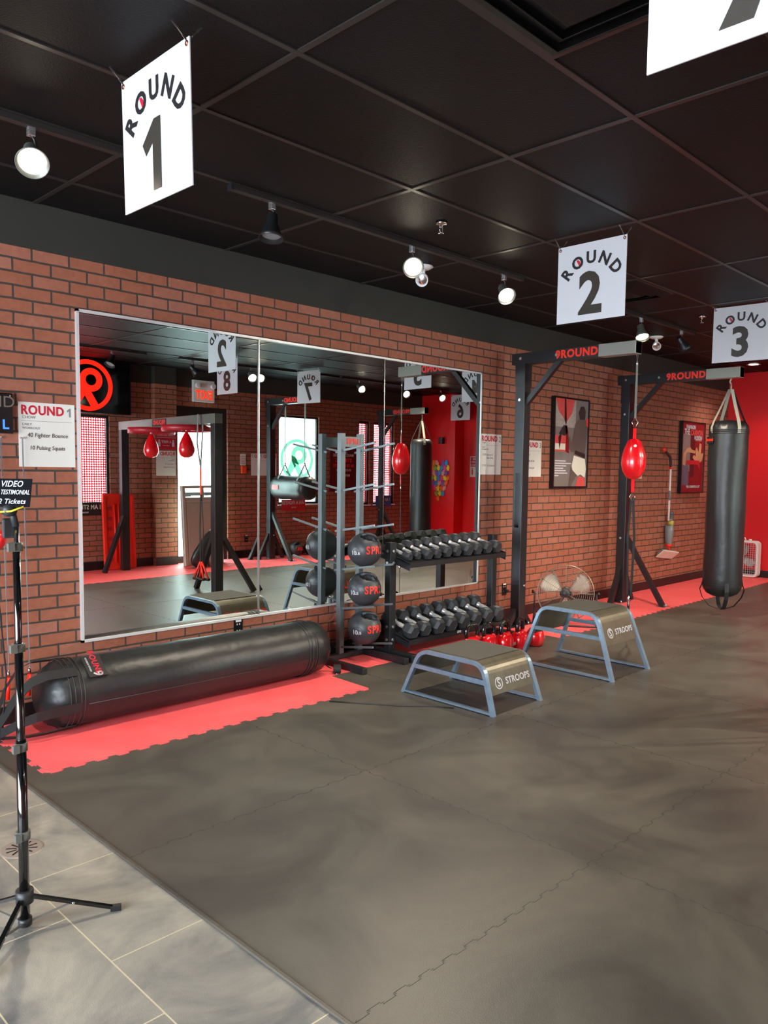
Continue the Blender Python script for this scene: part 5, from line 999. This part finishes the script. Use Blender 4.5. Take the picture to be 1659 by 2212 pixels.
t = thing('kick_pad', 'glossy black curved kick pad leaning on the far floor', 'pad', (6.02, -0.72, 0.006), PI-0.2)
M = Matrix.Translation((0, 0, 0.29)) @ Matrix.Rotation(-0.55, 4, 'Y') @ Matrix.Rotation(0.25, 4, 'X'); mb = MB().lathe([(0, -0.31), (0.05, -0.305), (0.10, -0.26), (0.125, -0.15), (0.13, 0.0), (0.125, 0.15), (0.10, 0.26), (0.05, 0.305), (0, 0.31)], M @ Matrix.Diagonal((1, 0.6, 1, 1)), 32); mb.build('shell', 'leather_black', t)
MB().bar((-0.02, 0.05, 0.30), (-0.16, 0.10, 0.0), 0.04, 0.02).bar((0.02, 0.05, 0.28), (0.10, 0.16, 0.0), 0.03, 0.02).build('strut', 'frame_grey', t)
# red column fittings
t = thing('wall_speaker', 'small black wall speaker on the red column', 'speaker', (XE-0.26, -0.90, 1.93), -PI/2)
MB().box(-0.05, 0.05, -0.08, 0, 0, 0.12, bev=0.006).build('case', 'black_plastic', t); MB().box(-0.04, 0.04, -0.084, -0.08, 0.10, 0.106).box(-0.04, 0.04, -0.084, -0.08, 0.01, 0.016).build('trim', 'chrome', t)
t = thing('distance_poster', 'red and white keep six feet poster on the red wall', 'notice', (XE, -0.30, 1.32), -PI/2)
MB().box(-0.14, 0.14, -0.004, 0, 0, 0.38).build('board', 'white_paper', t); MB().box(-0.12, 0.12, -0.0055, -0.004, 0.19, 0.365).build('red_field', 'red_ink', t)
mb = MB().text('PLEASE', 0.045, FR(0, -0.006, 0.33), 0.02).text('KEEP 6 FEET', 0.045, FR(0, -0.006, 0.275), 0.02, sx=0.8).text('DISTANCE', 0.045, FR(0, -0.006, 0.22), 0.02); mb.build('lettering', 'white_board', t)
mb = MB()
for s_ in (-1, 1): mb.box(s_*0.08-0.014, s_*0.08+0.014, -0.0055, -0.004, 0.04, 0.13).lathe([(0, 0), (0.014, 0)], FR(s_*0.08, -0.0056, 0.15), 12)
mb.build('pictogram', 'red_ink', t)
# paper hands in the shape of a heart
cols = ['blue', 'purple', 'salmon', 'orange', 'yellow', 'pink', 'blue', 'yellow', 'green', 'orange', 'purple', 'salmon']
rh = random.Random(11); protos = {}
def hand_outline(s=0.055):
    P = [(-0.5, -1.0), (0.45, -1.0), (0.62, -0.35), (1.0, 0.05), (0.85, 0.3), (0.45, 0.05), (0.42, 0.85), (0.22, 0.9), (0.14, 0.2), (0.06, 1.0), (-0.14, 1.0), (-0.16, 0.2), (-0.32, 0.85), (-0.48, 0.75), (-0.45, 0.05), (-0.7, 0.5), (-0.8, 0.35), (-0.6, -0.4)]
    return [(p[0]*s, p[1]*s) for p in P]
hearts = []
for i in range(9):
    for j in range(7):
        u, v = (j-3)/3.0*1.0+(0.16 if i % 2 else 0), 1-(i/8)*2.0
        X_, Y_ = u*1.25, v*1.15; f_ = (X_*X_+Y_*Y_-1)**3 - X_*X_*Y_**3
        if f_ < 0.02: hearts.append((u, v))
ctr = 0
for (u, v) in hearts:
    yy = -0.95 - u*0.24; zz = 1.20 + v*0.38
    if yy > -0.66: 
        yy = -0.66
    c_ = cols[ctr % len(cols)]; ctr += 1
    if c_ not in protos:
        o = MB().poly(hand_outline(), Matrix.Translation((-0.012, 0, 0)) @ Matrix.Rotation(-PI/2, 4, 'Z') @ Matrix(((1,0,0,0),(0,0,-1,0),(0,1,0,0),(0,0,0,1))), 0.0012).build('paper_hand', 'paper_'+c_)
        protos[c_] = o
        tag(o, '%s paper hand cutout in the heart shape on the red column' % c_, 'paper cutout', 'paper hands forming a heart, %s' % c_)
    else: o = protos[c_].copy(); C.objects.link(o)
    o.location = (XE-0.26-0.002*(ctr % 5), yy, zz); o.rotation_euler = (rh.uniform(-0.9, 0.9), 0, 0)
